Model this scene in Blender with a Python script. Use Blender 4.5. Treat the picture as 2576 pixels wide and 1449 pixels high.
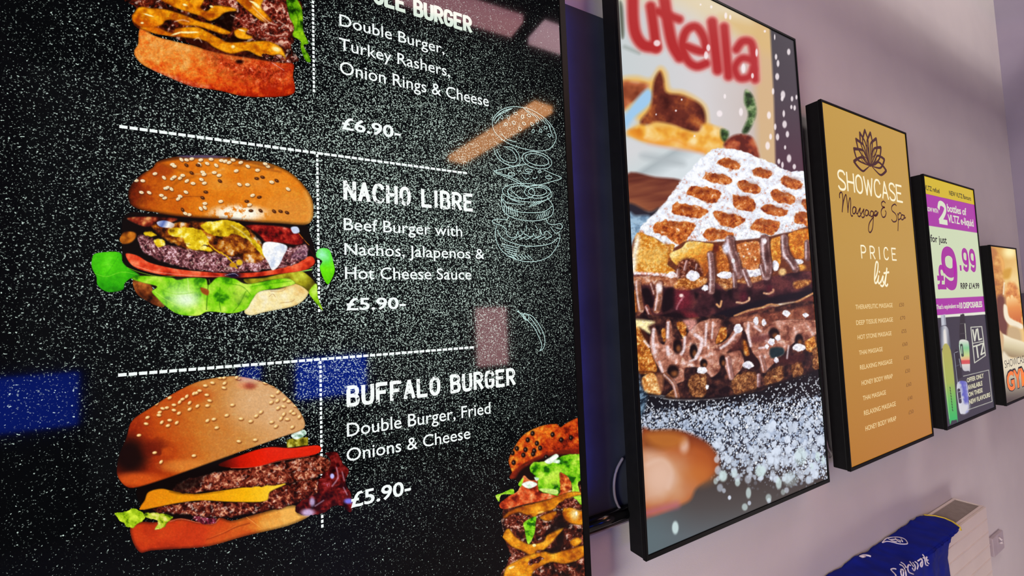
import bpy, bmesh, math, random
import numpy as np
from mathutils import Vector, Matrix

# ================================================================ camera
IW, IH = 2576, 1449
FPX = 1087.29
CAM_H = 2.4
R_ = np.array([0.87316442, -0.48597464, -0.03758373])
U_ = np.array([0.00494518, -0.06827028, 0.99765461])
F_ = np.array([0.48740069, 0.87130237, 0.05720795])
for o in list(bpy.data.objects): bpy.data.objects.remove(o)
scene = bpy.context.scene
COL = scene.collection
cam_data = bpy.data.cameras.new('camera'); cam = bpy.data.objects.new('camera', cam_data); COL.objects.link(cam)
cam_data.sensor_width = 36.0; cam_data.lens = 36.0*FPX/IW; cam_data.clip_start = .02
cam.matrix_world = Matrix(((R_[0], U_[0], -F_[0], 0), (R_[1], U_[1], -F_[1], 0), (R_[2], U_[2], -F_[2], CAM_H), (0, 0, 0, 1)))
scene.camera = cam

# ================================================================ world, exposure, lights
scene.view_settings.view_transform = 'Standard'
scene.view_settings.look = 'None'
scene.view_settings.exposure = 0.0
scene.view_settings.gamma = 1.0
scene.view_settings.use_curve_mapping = False
world = bpy.data.worlds.new('world'); scene.world = world; world.use_nodes = True
world.node_tree.nodes['Background'].inputs['Color'].default_value = (.36, .35, .40, 1)
world.node_tree.nodes['Background'].inputs['Strength'].default_value = .28
def area_light(name, loc, target, sx, sy, power, color):
    l = bpy.data.lights.new(name, 'AREA'); l.shape = 'RECTANGLE'; l.size = sx; l.size_y = sy; l.energy = power; l.color = color
    o = bpy.data.objects.new(name, l); COL.objects.link(o); o.location = loc
    o.rotation_euler = (Vector(target)-Vector(loc)).to_track_quat('-Z', 'Y').to_euler()
    return o
area_light('ceiling_light', (3.9, -.3, 6.35), (3.9, 1.1, 2.6), 3.4, .45, 40, (1.0, .92, .82))
area_light('ceiling_light', (4.6, -.7, 6.35), (4.6, 1.1, 2.0), 2.0, .5, 24, (1.0, .93, .86))
area_light('added_side_fill', (-2.9, -.75, 2.0), (4.0, 1.1, 1.5), 1.0, 2.0, 225, (1.0, .96, .90))  # added fill from the left, out of view, to brighten the wall
area_light('added_floor_fill', (4.2, -.25, .12), (4.2, 1.1, 1.5), 2.2, .4, 10, (1.0, .92, .86))  # added low fill, out of view, to brighten the lower wall

# ================================================================ helpers
def ratio(px, py):
    d = (px-IW/2)/FPX*R_-(py-IH/2)/FPX*U_+F_
    return d
def at_y(px, py, y):            # the point of a wall-parallel plane seen at a picture position
    d = ratio(px, py); d = d*(y/d[1]); return Vector((d[0], y, d[2]+CAM_H))
def at_z(px, py, z):
    d = ratio(px, py); d = d*((z-CAM_H)/d[2]); return Vector((d[0], d[1], z))
def to_px(X, Y, Z):
    Zr = Z-CAM_H
    w = X*F_[0]+Y*F_[1]+Zr*F_[2]
    return IW/2+FPX*(X*R_[0]+Y*R_[1]+Zr*R_[2])/w, IH/2-FPX*(X*U_[0]+Y*U_[1]+Zr*U_[2])/w
def lin1(c):
    c = np.asarray(c, float); return np.where(c <= .04045, c/12.92, ((np.maximum(c, 0)+.055)/1.055)**2.4)
def RGB(r, g, b): return tuple(float(v) for v in lin1(np.array((r, g, b))/255.0))+(1.0,)
def mat(name, rgb, rough=.5, metal=0.0, spec=.5, emit=None, emit_s=0.0):
    m = bpy.data.materials.new(name); m.use_nodes = True; b = m.node_tree.nodes['Principled BSDF']
    b.inputs['Base Color'].default_value = RGB(*rgb); b.inputs['Roughness'].default_value = rough
    b.inputs['Metallic'].default_value = metal; b.inputs['Specular IOR Level'].default_value = spec
    if emit: b.inputs['Emission Color'].default_value = RGB(*emit); b.inputs['Emission Strength'].default_value = emit_s
    return m
def node(m, t, **kw):
    n = m.node_tree.nodes.new(t)
    for k, v in kw.items(): setattr(n, k, v)
    return n
def link(m, a, b): m.node_tree.links.new(a, b)
def noisy(name, c0, c1, scale, rough=.6, bump=0.0, spec=.3, detail=4, bscale=None, rr=None):
    m = mat(name, c0, rough, spec=spec); b = m.node_tree.nodes['Principled BSDF']
    tc = node(m, 'ShaderNodeTexCoord'); n = node(m, 'ShaderNodeTexNoise'); n.inputs['Scale'].default_value = scale; n.inputs['Detail'].default_value = detail
    r = node(m, 'ShaderNodeValToRGB'); r.color_ramp.elements[0].color = RGB(*c0); r.color_ramp.elements[1].color = RGB(*c1); r.color_ramp.elements[0].position = .35; r.color_ramp.elements[1].position = .65
    link(m, tc.outputs['Object'], n.inputs['Vector']); link(m, n.outputs['Fac'], r.inputs['Fac']); link(m, r.outputs['Color'], b.inputs['Base Color'])
    if bump:
        n2 = node(m, 'ShaderNodeTexNoise'); n2.inputs['Scale'].default_value = bscale or scale*8; n2.inputs['Detail'].default_value = 5
        bp = node(m, 'ShaderNodeBump'); bp.inputs['Strength'].default_value = bump; bp.inputs['Distance'].default_value = .002
        link(m, tc.outputs['Object'], n2.inputs['Vector']); link(m, n2.outputs['Fac'], bp.inputs['Height']); link(m, bp.outputs['Normal'], b.inputs['Normal'])
    return m
def obj(name, bm, m, parent=None, smooth=False):
    me = bpy.data.meshes.new(name); bm.to_mesh(me); bm.free(); me.materials.append(m)
    if smooth:
        for p in me.polygons: p.use_smooth = True
    o = bpy.data.objects.new(name, me); COL.objects.link(o)
    if parent: o.parent = parent; o.matrix_parent_inverse = parent_world(parent).inverted()
    return o
def parent_world(p):            # only the Empties are moved; meshes keep their vertices in room coordinates
    return Matrix.Translation(p.location) if p.type == 'EMPTY' else Matrix.Identity(4)
def thing(name, label, cat, loc=(0, 0, 0), group=None):
    o = bpy.data.objects.new(name, None); COL.objects.link(o); o.location = loc; o.empty_display_size = .05
    return tag(o, label, cat, group)
def tag(o, label, cat, group=None):
    o['label'] = label; o['category'] = cat
    if group: o['group'] = group
    return o
def struct(name, bm, m):
    o = obj(name, bm, m); o['kind'] = 'structure'; return o
def box(bm, x0, x1, y0, y1, z0, z1, bevel=0.0, seg=2):
    v = [bm.verts.new(p) for p in ((x0,y0,z0),(x1,y0,z0),(x1,y1,z0),(x0,y1,z0),(x0,y0,z1),(x1,y0,z1),(x1,y1,z1),(x0,y1,z1))]
    fs = [bm.faces.new([v[i] for i in q]) for q in ((3,2,1,0),(4,5,6,7),(0,1,5,4),(1,2,6,5),(2,3,7,6),(3,0,4,7))]
    if bevel:
        es = list({e for f in fs for e in f.edges}); bmesh.ops.bevel(bm, geom=es, offset=bevel, segments=seg, affect='EDGES', profile=.5)
def BM(): return bmesh.new()
def box_bm(*a, **k):
    bm = BM(); box(bm, *a, **k); return bm
def ring_bm(x0, x1, z0, z1, w, y0, y1, wb=None):
    """rectangular frame of width w standing in the plane of the wall"""
    bm = BM(); wb = wb or w
    ou = ((x0,z0),(x1,z0),(x1,z1),(x0,z1)); inn = ((x0+w,z0+wb),(x1-w,z0+wb),(x1-w,z1-w),(x0+w,z1-w))
    V = [[bm.verts.new((x,y,z)) for x,z in q] for q in (ou,inn) for y in (y0,y1)]   # of0, of1, if0, if1
    for i in range(4):
        j = (i+1) % 4
        bm.faces.new((V[0][i],V[0][j],V[2][j],V[2][i])); bm.faces.new((V[1][j],V[1][i],V[3][i],V[3][j]))
        bm.faces.new((V[0][j],V[0][i],V[1][i],V[1][j])); bm.faces.new((V[2][i],V[2][j],V[3][j],V[3][i]))
    bmesh.ops.bevel(bm, geom=[e for e in bm.edges if abs(e.verts[0].co.y-y0) < 1e-6 and abs(e.verts[1].co.y-y0) < 1e-6], offset=.0012, segments=2, affect='EDGES')
    return bm
def tube(bm, pts, r, n=10, cap=True):
    pts = [Vector(p) for p in pts]; rings = []
    for i, p in enumerate(pts):
        d = (pts[min(i+1, len(pts)-1)]-pts[max(i-1, 0)]).normalized()
        a = d.cross(Vector((0, .3, 1)) if abs(d.z) < .9 else Vector((0, 1, .2))).normalized(); b = d.cross(a)
        rad = r[i] if isinstance(r, (list, tuple)) else r
        rings.append([bm.verts.new(p+rad*(math.cos(t)*a+math.sin(t)*b)) for t in (2*math.pi*k/n for k in range(n))])
    for i in range(len(rings)-1):
        for k in range(n): bm.faces.new((rings[i][k], rings[i][(k+1) % n], rings[i+1][(k+1) % n], rings[i+1][k]))
    if cap: bm.faces.new(rings[0][::-1]); bm.faces.new(rings[-1])
def ribbon(bm, pts, w, y, lift=0.0, taper=False, ext=.3):
    """a drawn stroke of width w in a wall-parallel plane; pts are (x, z)"""
    p = np.array(pts, float); n = len(p)
    if n < 2: return
    d = np.zeros_like(p); d[1:-1] = p[2:]-p[:-2]; d[0] = p[1]-p[0]; d[-1] = p[-1]-p[-2]
    d /= np.linalg.norm(d, axis=1)[:, None]+1e-12
    p[0] -= d[0]*w*ext; p[-1] += d[-1]*w*ext
    q = np.stack([-d[:, 1], d[:, 0]], 1)
    k = np.full(n, w/2)
    if taper: k = w/2*(.22+.78*np.linspace(0, 1, n)**.8)
    A = [bm.verts.new((a[0], y-lift, a[1])) for a in p+q*k[:, None]]; B = [bm.verts.new((a[0], y-lift, a[1])) for a in p-q*k[:, None]]
    for i in range(n-1): bm.faces.new((A[i], B[i], B[i+1], A[i+1]))
# ---------------------------------------------------------------- picture painter for the screens' contents
def hash2(ix, iy, seed):
    h = (ix.astype(np.int64)*374761393 + iy.astype(np.int64)*668265263 + seed*982451653) & 0xFFFFFFFF
    h = ((h ^ (h >> 13))*1274126177) & 0xFFFFFFFF
    h = ((h ^ (h >> 15))*2246822519) & 0xFFFFFFFF
    return ((h ^ (h >> 16)) & 0xFFFFFF)/float(0x1000000)
def vnoise(x, y, seed=0):
    ix = np.floor(x); iy = np.floor(y); fx = x-ix; fy = y-iy
    fx = fx*fx*(3-2*fx); fy = fy*fy*(3-2*fy)
    a = hash2(ix, iy, seed); b = hash2(ix+1, iy, seed); c = hash2(ix, iy+1, seed); d = hash2(ix+1, iy+1, seed)
    return (a*(1-fx)+b*fx)*(1-fy) + (c*(1-fx)+d*fx)*fy
_ROT = [(np.cos(a), np.sin(a)) for a in (.55, 1.3, 2.2, .2, 1.75, 2.7)]
def fbm(x, y, sc, octs=4, seed=0, gain=.55):
    s = 0; a = 1; t = 0; k = 1.0/sc
    for o in range(octs):
        cs, sn = _ROT[o % 6]
        s = s + a*vnoise((x*cs-y*sn)*k+17.3*o, (x*sn+y*cs)*k-9.1*o, seed+o*31); t += a; a *= gain; k *= 2.03
    return s/t
def ridged(x, y, sc, octs=4, seed=0):
    s = 0; a = 1; t = 0; k = 1.0/sc
    for o in range(octs):
        cs, sn = _ROT[(o+2) % 6]
        s = s + a*(1-np.abs(2*vnoise((x*cs-y*sn)*k+5.7*o, (x*sn+y*cs)*k+3.3*o, seed+o*17)-1)); t += a; a *= .6; k *= 2.1
    return s/t
def worley(x, y, sc, seed=0, jit=.9):
    x = x/sc; y = y/sc; ix = np.floor(x); iy = np.floor(y)
    d = np.full(x.shape, 9.0); rid = np.zeros(x.shape)
    for ox in (-1, 0, 1):
        for oy in (-1, 0, 1):
            cx = ix+ox; cy = iy+oy
            qx = cx+.5+jit*(hash2(cx, cy, seed)-.5); qy = cy+.5+jit*(hash2(cx, cy, seed+7)-.5)
            e = np.hypot(x-qx, y-qy); m = e < d
            d = np.where(m, e, d); rid = np.where(m, hash2(cx, cy, seed+13), rid)
    return d, rid
def sstep(a, b, x):
    t = np.clip((x-a)/(b-a), 0, 1); return t*t*(3-2*t)
def C(*c):
    if len(c) == 1: c = c[0]
    return np.array(c, float)/255.0
def ramp(t, stops):
    xs = [s[0] for s in stops]; cs = np.array([s[1] for s in stops], float)/255.0
    return np.stack([np.interp(t, xs, cs[:, k]) for k in range(3)], -1)
def crom(pts, closed=True, n=6):
    p = np.array(pts, float); m = len(p); out = []
    for i in range(m if closed else m-1):
        if closed: p0, p1, p2, p3 = p[i-1], p[i], p[(i+1) % m], p[(i+2) % m]
        else: p0, p1, p2, p3 = p[max(i-1, 0)], p[i], p[i+1], p[min(i+2, m-1)]
        for k in range(n):
            t = k/n
            out.append(.5*(2*p1+(p2-p0)*t+(2*p0-5*p1+4*p2-p3)*t*t+(3*p1-p0-3*p2+p3)*t**3))
    if not closed: out.append(p[-1])
    return np.array(out)
class Painter:
    """colours for a set of points given in picture coordinates; s and o scale the coordinates the shapes are written in"""
    def __init__(self, x, y, s=1.0, o=(0, 0), bg=(0, 0, 0)):
        self.x = x; self.y = y; self.s = s; self.o = np.array(o, float)
        self.c = np.tile(C(*bg), (len(x), 1)); self.A = np.zeros(len(x))
    def T(self, pts): return np.array(pts, float)/self.s+self.o
    def sdf(self, q, x, y, closed=True):
        d = np.full(x.shape, 1e9); ins = np.zeros(x.shape, bool); m = len(q)
        for i in range(m if closed else m-1):
            a = q[i]; b = q[(i+1) % m]; e = b-a; L = e@e+1e-12
            wx = x-a[0]; wy = y-a[1]
            t = np.clip((wx*e[0]+wy*e[1])/L, 0, 1)
            d = np.minimum(d, (wx-t*e[0])**2+(wy-t*e[1])**2)
            if closed and a[1] != b[1]:
                ins ^= ((a[1] > y) != (b[1] > y)) & (x < e[0]*(y-a[1])/e[1]+a[0])
        d = np.sqrt(d)
        return np.where(ins, -d, d) if closed else d
    def mask(self, pts, soft=1.5, smooth=True, rough=None, closed=True, width=0, grow=0):
        q = self.T(pts)
        if smooth: q = crom(q, closed, 5)
        width = width/self.s
        pad = width+grow+soft*2+4+(rough[0] if rough else 0)
        idx = np.nonzero((self.x > q[:, 0].min()-pad) & (self.x < q[:, 0].max()+pad) & (self.y > q[:, 1].min()-pad) & (self.y < q[:, 1].max()+pad))[0]
        x = self.x[idx]; y = self.y[idx]
        if rough:
            am, sc = rough
            wx = x+am*2*(fbm(x, y, sc, 3, 91)-.5); wy = y+am*2*(fbm(x, y, sc, 3, 57)-.5)
        else: wx, wy = x, y
        d = self.sdf(q, wx, wy, closed)-width/2-grow
        return idx, np.clip(.5-d/(2*soft), 0, 1), d
    def put(self, idx, m, col, mode='mix', cut=True):
        if callable(col): col = col(self.x[idx], self.y[idx])
        col = np.asarray(col, float)
        if col.ndim == 1: col = col[None, :]
        mm = m[:, None]
        if mode == 'mix': self.c[idx] = self.c[idx]*(1-mm)+col*mm
        elif mode == 'add': self.c[idx] = np.clip(self.c[idx]+col*mm, 0, 1)
        elif mode == 'mul': self.c[idx] = self.c[idx]*(1-mm+col*mm)
        if cut: self.A[idx] = np.maximum(self.A[idx], m)
    def poly(self, pts, col, soft=1.2, smooth=True, rough=None, edge=None, a=1.0, mode='mix', cut=True, grow=0):
        idx, m, d = self.mask(pts, soft, smooth, rough, grow=grow)
        if callable(col): cc = col(self.x[idx], self.y[idx])
        else: cc = np.tile(C(*col), (len(idx), 1))
        if edge:   # (depth, multiplier): darker towards the rim of the shape
            k = sstep(0, edge[0]*.6, -d)[:, None]; e = .3+.7*edge[1]; cc = cc*(e+(1-e)*k)
        self.put(idx, m*a, cc, mode, cut)
    def line(self, pts, w, col, soft=.8, smooth=True, a=1.0, mode='mix', cut=False, rough=None):
        idx, m, d = self.mask(pts, soft, smooth, rough, closed=False, width=w)
        self.put(idx, m*a, C(*col) if not callable(col) else col, mode, cut)
    def blob(self, x, y, rx, ry, col, ang=0, soft=.35, a=1.0, mode='mix', cut=False):
        x, y = self.T([(x, y)])[0]; rx = rx/self.s; ry = ry/self.s; R = max(rx, ry)*(1+soft)+2
        idx = np.nonzero((abs(self.x-x) < R) & (abs(self.y-y) < R))[0]
        dx = self.x[idx]-x; dy = self.y[idx]-y; c, s = np.cos(ang), np.sin(ang)
        r = np.hypot((dx*c+dy*s)/rx, (-dx*s+dy*c)/ry)
        self.put(idx, (1-sstep(1-soft, 1+soft, r))*a, C(*col) if not callable(col) else col, mode, cut)
    def lin(self, p0, p1):
        a = self.T([p0])[0]; b = self.T([p1])[0]; e = b-a
        return lambda x, y: np.clip(((x-a[0])*e[0]+(y-a[1])*e[1])/(e@e), 0, 1)
    def rad(self, p, rx, ry=None):
        a = self.T([p])[0]; rx = rx/self.s; ry = (ry/self.s if ry else rx)
        return lambda x, y: np.hypot((x-a[0])/rx, (y-a[1])/ry)
def meat(seed=0, dark=(25, 6, 4), mid=(120, 38, 20), hi=(225, 160, 125), sc=9, bias=0):
    def f(x, y):
        n = fbm(x, y, sc*1.6, 4, seed, .65); r = ridged(x, y, sc, 3, seed+5)
        t = np.clip((n*.55+r*.45-.36+bias)/.42, 0, 1)
        c = ramp(t, [(0, dark), (.38, np.array(dark)*.45+np.array(mid)*.55), (.62, mid), (.86, np.array(mid)*.45+np.array(hi)*.55), (1, hi)])
        g = sstep(.62, .78, fbm(x+.4*y, y, sc*.9, 3, seed+77))[:, None]*.8
        return c*(1-g)+C(255, 225, 205)*g*.7+c*g*.3
    return f
def cheese(seed=0, base=(240, 150, 10), lo=(170, 75, 5), hi=(255, 190, 40), sc=30):
    def f(x, y):
        n = fbm(x, y, sc, 3, seed)
        return ramp(n, [(.2, lo), (.42, np.array(lo)*.4+np.array(base)*.6), (.55, base), (.78, hi)])
    return f
def leaf(seed=0, lo=(25, 90, 0), mid=(95, 190, 10), hi=(190, 235, 60), sc=26):
    def f(x, y):
        n = fbm(x+6*fbm(x, y, 20, 2, seed+3), y, sc, 4, seed); r = ridged(x, y, sc*1.3, 2, seed+9)
        t = np.clip(.5+(n-.5)*2.2+(r-.6)*.35, 0, 1)
        return ramp(t, [(0, lo), (.35, mid), (.7, (np.array(mid)+np.array(hi))/2), (1, hi)])
    return f

def crisp(P, am=.3, sc=4.0, seed=3, hi=.35):
    """fine grain and small glints of the pictured food"""
    n = fbm(P.x, P.y, sc, 3, seed, .7)-.5; lum = P.c.max(1)
    P.c = np.clip(P.c*(1+am*2.2*n)[:, None], 0, 1)
    g = sstep(.64, .74, fbm(P.x*.8+P.y*.3, P.y*1.2, sc*1.7, 3, seed+40, .6))*hi*np.clip((lum-.12)*2, 0, 1)
    P.c = P.c*(1-g[:, None])+np.clip(P.c*1.7+.12, 0, 1)*g[:, None]
def paint_nacho(P):
    x, y = P.x, P.y
    # dark inside of the burger
    P.poly([(350,560),(560,545),(1100,580),(1700,620),(1790,720),(1840,900),(1800,1000),(1850,1130),(1700,1150),(1300,1150),(600,1120),(420,1060),(350,950),(330,800)], (14,5,4), soft=3)
    P.poly([(310,740),(350,690),(420,690),(440,720),(400,770),(330,780)], cheese(4,(180,95,15),(70,25,2),(230,140,40)), soft=2)
    # lower bun, left and right
    P.poly([(415,1060),(540,1090),(580,1150),(660,1255),(620,1272),(520,1225),(440,1165)], lambda x,y: ramp(fbm(x,y,22,4,3),[(.2,(20,5,2)),(.5,(115,48,14)),(.75,(190,105,40))]), soft=2)
    P.poly([(1390,1145),(1550,1130),(1680,1080),(1750,1085),(1780,1150),(1740,1220),(1650,1270),(1450,1310),(1330,1338),(1275,1305),(1330,1210)],
           lambda x,y: ramp(fbm(x,y,26,4,8)*.7+.3*P.lin((1300,1200),(1760,1180))(x,y),[(.2,(255,248,225)),(.48,(246,226,160)),(.7,(235,190,110)),(.85,(150,80,20))]), edge=(9,.72))
    for q in ([(1480,1150),(1560,1150),(1600,1130)],[(1560,1240),(1640,1230),(1670,1210)],[(1470,1190),(1500,1170),(1520,1195)]): P.line(q,2.2,(130,60,15),a=.7)
    # pickle and the two lettuce ends
    P.poly([(1275,1055),(1420,1045),(1580,1010),(1700,985),(1780,1030),(1830,1090),(1845,1180),(1885,1300),(1800,1180),(1700,1100),(1500,1060),(1330,1095)],
           lambda x,y: ramp(fbm(x,y,30,3,14),[(.25,(80,70,5)),(.5,(160,150,20)),(.75,(205,210,60))]), edge=(5,.6))
    P.poly([(1780,1150),(1838,1090),(1850,1190),(1888,1300),(1800,1200)], leaf(5,(90,150,10),(150,210,20),(200,240,90)))
    P.poly([(95,900),(130,852),(310,845),(335,920),(380,968),(470,1025),(400,1050),(352,1090),(335,1140),(220,1157),(140,1105),(130,1040),(95,970)],
           lambda x,y: ramp(fbm(x,y,34,3,21)*.55+.45*P.rad((230,940),260)(x,y),[(.12,(120,240,50)),(.35,(75,205,10)),(.6,(40,160,5)),(.85,(10,70,0))]), edge=(4,.6))
    P.line([(115,1010),(210,1035),(330,1000),(450,1020)],2.5,(165,240,70),a=.8); P.line([(200,1035),(250,960),(300,880)],2,(20,120,5),a=.6)
    P.line([(1870,960),(1780,985),(1680,995)],9,(150,225,100)); P.line([(1700,990),(1850,950)],3,(225,250,190))
    P.poly([(1848,825),(1900,812),(1945,835),(1972,930),(1980,1000),(1930,1097),(1885,1040),(1862,960),(1880,915),(1835,880)],
           lambda x,y: ramp(P.rad((1885,870),190)(x,y)+.25*(fbm(x,y,20,3,2)-.5),[(0,(160,245,190)),(.3,(95,230,70)),(.6,(110,235,10)),(1,(90,205,0))]), edge=(3,.75))
    # tomato
    P.poly([(358,858),(450,872),(550,928),(750,975),(950,995),(1150,1008),(1400,998),(1600,955),(1740,890),(1805,880),(1825,930),(1750,985),(1550,1015),(1300,1042),(1000,1042),(700,1030),(500,990),(400,942)],
           lambda x,y: ramp(fbm(x,y,24,3,31),[(.25,(150,20,5)),(.5,(225,62,28)),(.8,(250,130,85))]), edge=(3,.6))
    P.line([(430,950),(600,1000),(900,1030),(1100,1035)],3,(255,190,160),a=.8); P.line([(1500,990),(1700,940),(1790,900)],3,(255,120,90),a=.6)
    P.blob(1190,1025,60,22,(20,10,40),soft=.7)
    P.line([(1130,1025),(1200,1012),(1230,1030)],2,(210,220,255)); P.line([(370,965),(480,1005),(620,1035),(740,1030)],3,(140,200,40))
    # patty
    P.poly([(450,720),(520,715),(640,780),(750,800),(900,830),(1100,850),(1250,880),(1450,850),(1600,820),(1740,780),(1772,830),(1740,905),(1600,962),(1400,990),(1150,1002),(950,990),(750,952),(600,900),(500,850),(462,790)],
           meat(40,(28,8,14),(125,65,68),(235,195,205),7,.05), soft=1.6, rough=(4,14), edge=(7,.45))
    # bacon, cheese, meat on top
    P.poly([(370,585),(450,572),(640,575),(760,590),(640,640),(520,650),(430,620)], lambda x,y: ramp(fbm(x,y,18,3,6),[(.3,(40,5,5)),(.55,(140,40,20)),(.8,(220,140,80))]), soft=2)
    P.poly([(1290,640),(1450,635),(1650,665),(1740,745),(1700,790),(1560,775),(1450,770),(1380,700)], lambda x,y: ramp(fbm(x,y,14,4,9),[(.25,(50,2,2)),(.5,(135,12,10)),(.75,(205,60,40)),(.9,(250,170,150))]), soft=2, edge=(6,.5))
    P.poly([(560,650),(700,625),(950,610),(1250,640),(1380,740),(1440,880),(1350,930),(1250,900),(1100,860),(900,830),(700,760)], lambda x,y: ramp(fbm(x,y,16,4,61),[(.25,(35,8,2)),(.45,(125,50,8)),(.62,(205,120,20)),(.8,(250,225,190))]), soft=3, rough=(5,18), a=.95)
    for q in ([(500,695),(560,690),(600,720),(540,725)],[(690,680),(760,655),(900,665),(960,690),(1000,770),(960,800),(900,830),(830,800),(800,740),(720,720)],[(940,640),(1060,600),(1200,605),(1280,650),(1330,720),(1400,800),(1450,870),(1420,880),(1330,770),(1200,700),(1120,730),(1010,700)],
              [(580,760),(640,745),(665,790),(610,805)],[(930,815),(1000,800),(1040,830),(980,840)]):
        P.poly(q, lambda x,y: ramp(fbm(x,y,16,4,71),[(.2,(120,80,0)),(.42,(205,165,5)),(.62,(238,205,30)),(.8,(255,245,150))]), soft=1.4, rough=(4,14))
    P.line([(990,770),(1060,830),(1130,870),(1190,930),(1220,970)],9,(225,175,15),soft=1.2,rough=(2,8)); P.blob(1240,925,24,22,(235,190,30)); P.blob(1190,945,26,18,(200,140,10))
    P.line([(1180,640),(1260,690),(1330,760)],5,(255,250,215),soft=2.5,a=.7); P.line([(640,690),(760,760),(860,790)],4,(120,55,0),soft=2,a=.7)
    P.poly([(600,615),(660,600),(730,625),(720,655),(630,650)], lambda x,y: ramp(P.lin((600,600),(720,660))(x,y),[(0,(230,235,255)),(.4,(90,110,180)),(.7,(250,245,240)),(1,(200,180,170))]))
    P.poly([(1430,775),(1510,768),(1610,800),(1580,880),(1545,950),(1495,985),(1460,920),(1420,850)], lambda x,y: ramp(fbm(x,y,20,3,4),[(.25,(205,215,235)),(.5,(252,252,252))]), soft=1.2)
    P.poly([(1640,655),(1690,650),(1705,690),(1660,700)], (205,215,240))
    P.line([(1700,700),(1750,760),(1780,790)],4,(225,130,20)); P.line([(1735,745),(1790,830),(1835,890),(1880,918)],7,(38,6,10),cut=True)
    P.poly([(1720,800),(1765,820),(1760,890),(1690,900),(1640,880)], meat(44,(60,30,50),(150,100,120),(220,190,215),7), a=.7)
    # lettuce in front
    P.poly([(400,1050),(480,1028),(700,1040),(760,1060),(850,1045),(975,1050),(1000,1100),(1075,1040),(1200,1050),(1300,1092),(1500,1058),(1620,1050),(1672,1090),(1560,1122),(1400,1150),(1340,1215),(1290,1290),(1180,1322),(1000,1308),(920,1340),(780,1332),(690,1285),(600,1200),(560,1150),(600,1112),(500,1085)],
           leaf(12,(40,120,0),(115,205,5),(200,240,80),30), soft=1.5, edge=(4,.65))
    P.blob(790,1190,120,95,(205,245,160),soft=.9,a=.75); P.blob(830,1215,80,45,(240,252,235),soft=.9,a=.8); P.blob(1240,1180,60,70,(205,225,90),soft=.9,a=.6)
    for q,w,c in (([(840,1050),(850,1150),(890,1240)],3,(225,250,170)),([(620,1130),(740,1170),(880,1160)],2,(120,190,20)),([(1000,1080),(990,1200),(985,1290)],5,(20,70,0)),([(1005,1060),(1030,1180),(1000,1300)],3,(150,215,40)),
                  ([(1090,1120),(1085,1230),(1095,1300)],4,(30,100,0)),([(1290,1150),(1240,1250),(1190,1310)],4,(50,120,0)),([(1340,1110),(1480,1090),(1640,1070)],3,(45,130,0)),([(1150,1090),(1260,1110),(1330,1180)],3,(50,130,0)),([(580,1150),(700,1230),(860,1300)],2,(215,245,120)),([(1330,1100),(1240,1190)],2,(190,240,90))): P.line(q,w,c,soft=1.5,a=.8)
    P.poly([(940,1120),(1000,1140),(995,1180),(950,1160)], (150,70,20), soft=2)
    # top bun
    k = P.lin((380,420),(1100,420)); kr = P.rad((1700,560),420,260); bot = P.rad((1230,545),300,90)
    def bun(x, y):
        n = fbm(x,y,60,4,15); f = fbm(x,y,9,4,25,.7)
        b = ramp(np.clip(.15+.75*k(x,y)**.6+.5*(n-.5)+.25*(f-.5),0,1),[(0,(24,2,0)),(.25,(140,40,2)),(.5,(196,88,6)),(.8,(222,118,14)),(1,(232,138,32))])
        t = (1-sstep(.2,1,kr(x,y)))[:,None]*.65; b = b*(1-t)+C(226,150,62)*t
        t = ((1-sstep(.35,1,bot(x,y)))*sstep(.34,.5,fbm(x,y,16,4,33,.65)))[:,None]; b = b*(1-t)+C(255,246,226)*t
        return b
    top = [(378,440),(378,370),(420,295),(490,235),(565,190),(600,145),(700,112),(850,95),(1000,92),(1150,105),(1300,130),(1450,148),(1580,195),(1680,260),(1760,350),(1805,430),(1817,510),(1808,590),(1770,630),(1690,634),(1550,622),(1350,612),(1150,590),(950,580),(750,565),(600,540),(480,520),(405,485)]
    P.poly(top, bun, soft=1.6, edge=(16,.3))
    P.poly([(570,200),(620,160),(700,190),(730,220),(680,260),(600,270),(560,240)], (150,45,5), soft=6, a=.6)
    P.line([(600,150),(760,205),(900,250),(760,300),(700,380)],6,(120,50,2),soft=5,a=.55); P.line([(700,430),(820,415),(960,415)],3,(110,40,5),soft=2,a=.7)
    P.line([(620,135),(850,112),(1100,112),(1300,140),(1500,190)],12,(45,10,5),soft=5,a=.75); P.line([(1200,170),(1400,195),(1560,225)],8,(110,40,8),soft=4,a=.6)
    P.line([(400,300),(470,400),(440,500)],50,(60,10,0),soft=14,a=.5); P.line([(1750,380),(1800,520),(1780,610)],16,(240,180,90),soft=7,a=.6); P.line([(1000,300),(1200,330),(1400,320)],40,(226,150,60),soft=14,a=.5)
    P.line([(1260,165),(1360,150),(1470,180)],10,(200,105,20),soft=3,a=.8)
    P.line([(900,240),(1010,235),(1120,200)],5,(240,190,120),soft=3,a=.7); P.line([(600,545),(900,578),(1150,592),(1400,612)],3,(90,25,5),soft=2,a=.8)
    P.poly([(760,96),(900,92),(1050,95),(1150,108),(1000,115),(830,112)], (60,70,150), soft=4, a=.7)
    crisp(P, .09, 3.5, 3, .12)
    rs = np.random.RandomState(3)
    S = [(480,382),(540,384),(660,425),(668,352),(712,356),(655,268),(720,275),(735,262),(780,270),(800,250),(832,293),(880,312),(945,282),(968,310),(825,380),(780,412),(765,432),(955,225),(965,243),(1045,228),(1082,250),(1240,320),(1302,322),(1342,405),(1490,302),(1617,356),(1095,452),(1318,478),(972,468),(972,500),(940,508),(990,158),(930,165),(1060,172),(1100,135),(1130,140),(1460,180),(1440,160),(1380,210),(1215,215),(440,290),(490,292),(585,237),(720,165),(735,178),(790,128),(830,130),(870,122),(940,130),(1020,125),(1160,150),(1250,150),(1190,130),(680,345),(635,405),(850,555),(820,545),(1305,180)]
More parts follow.
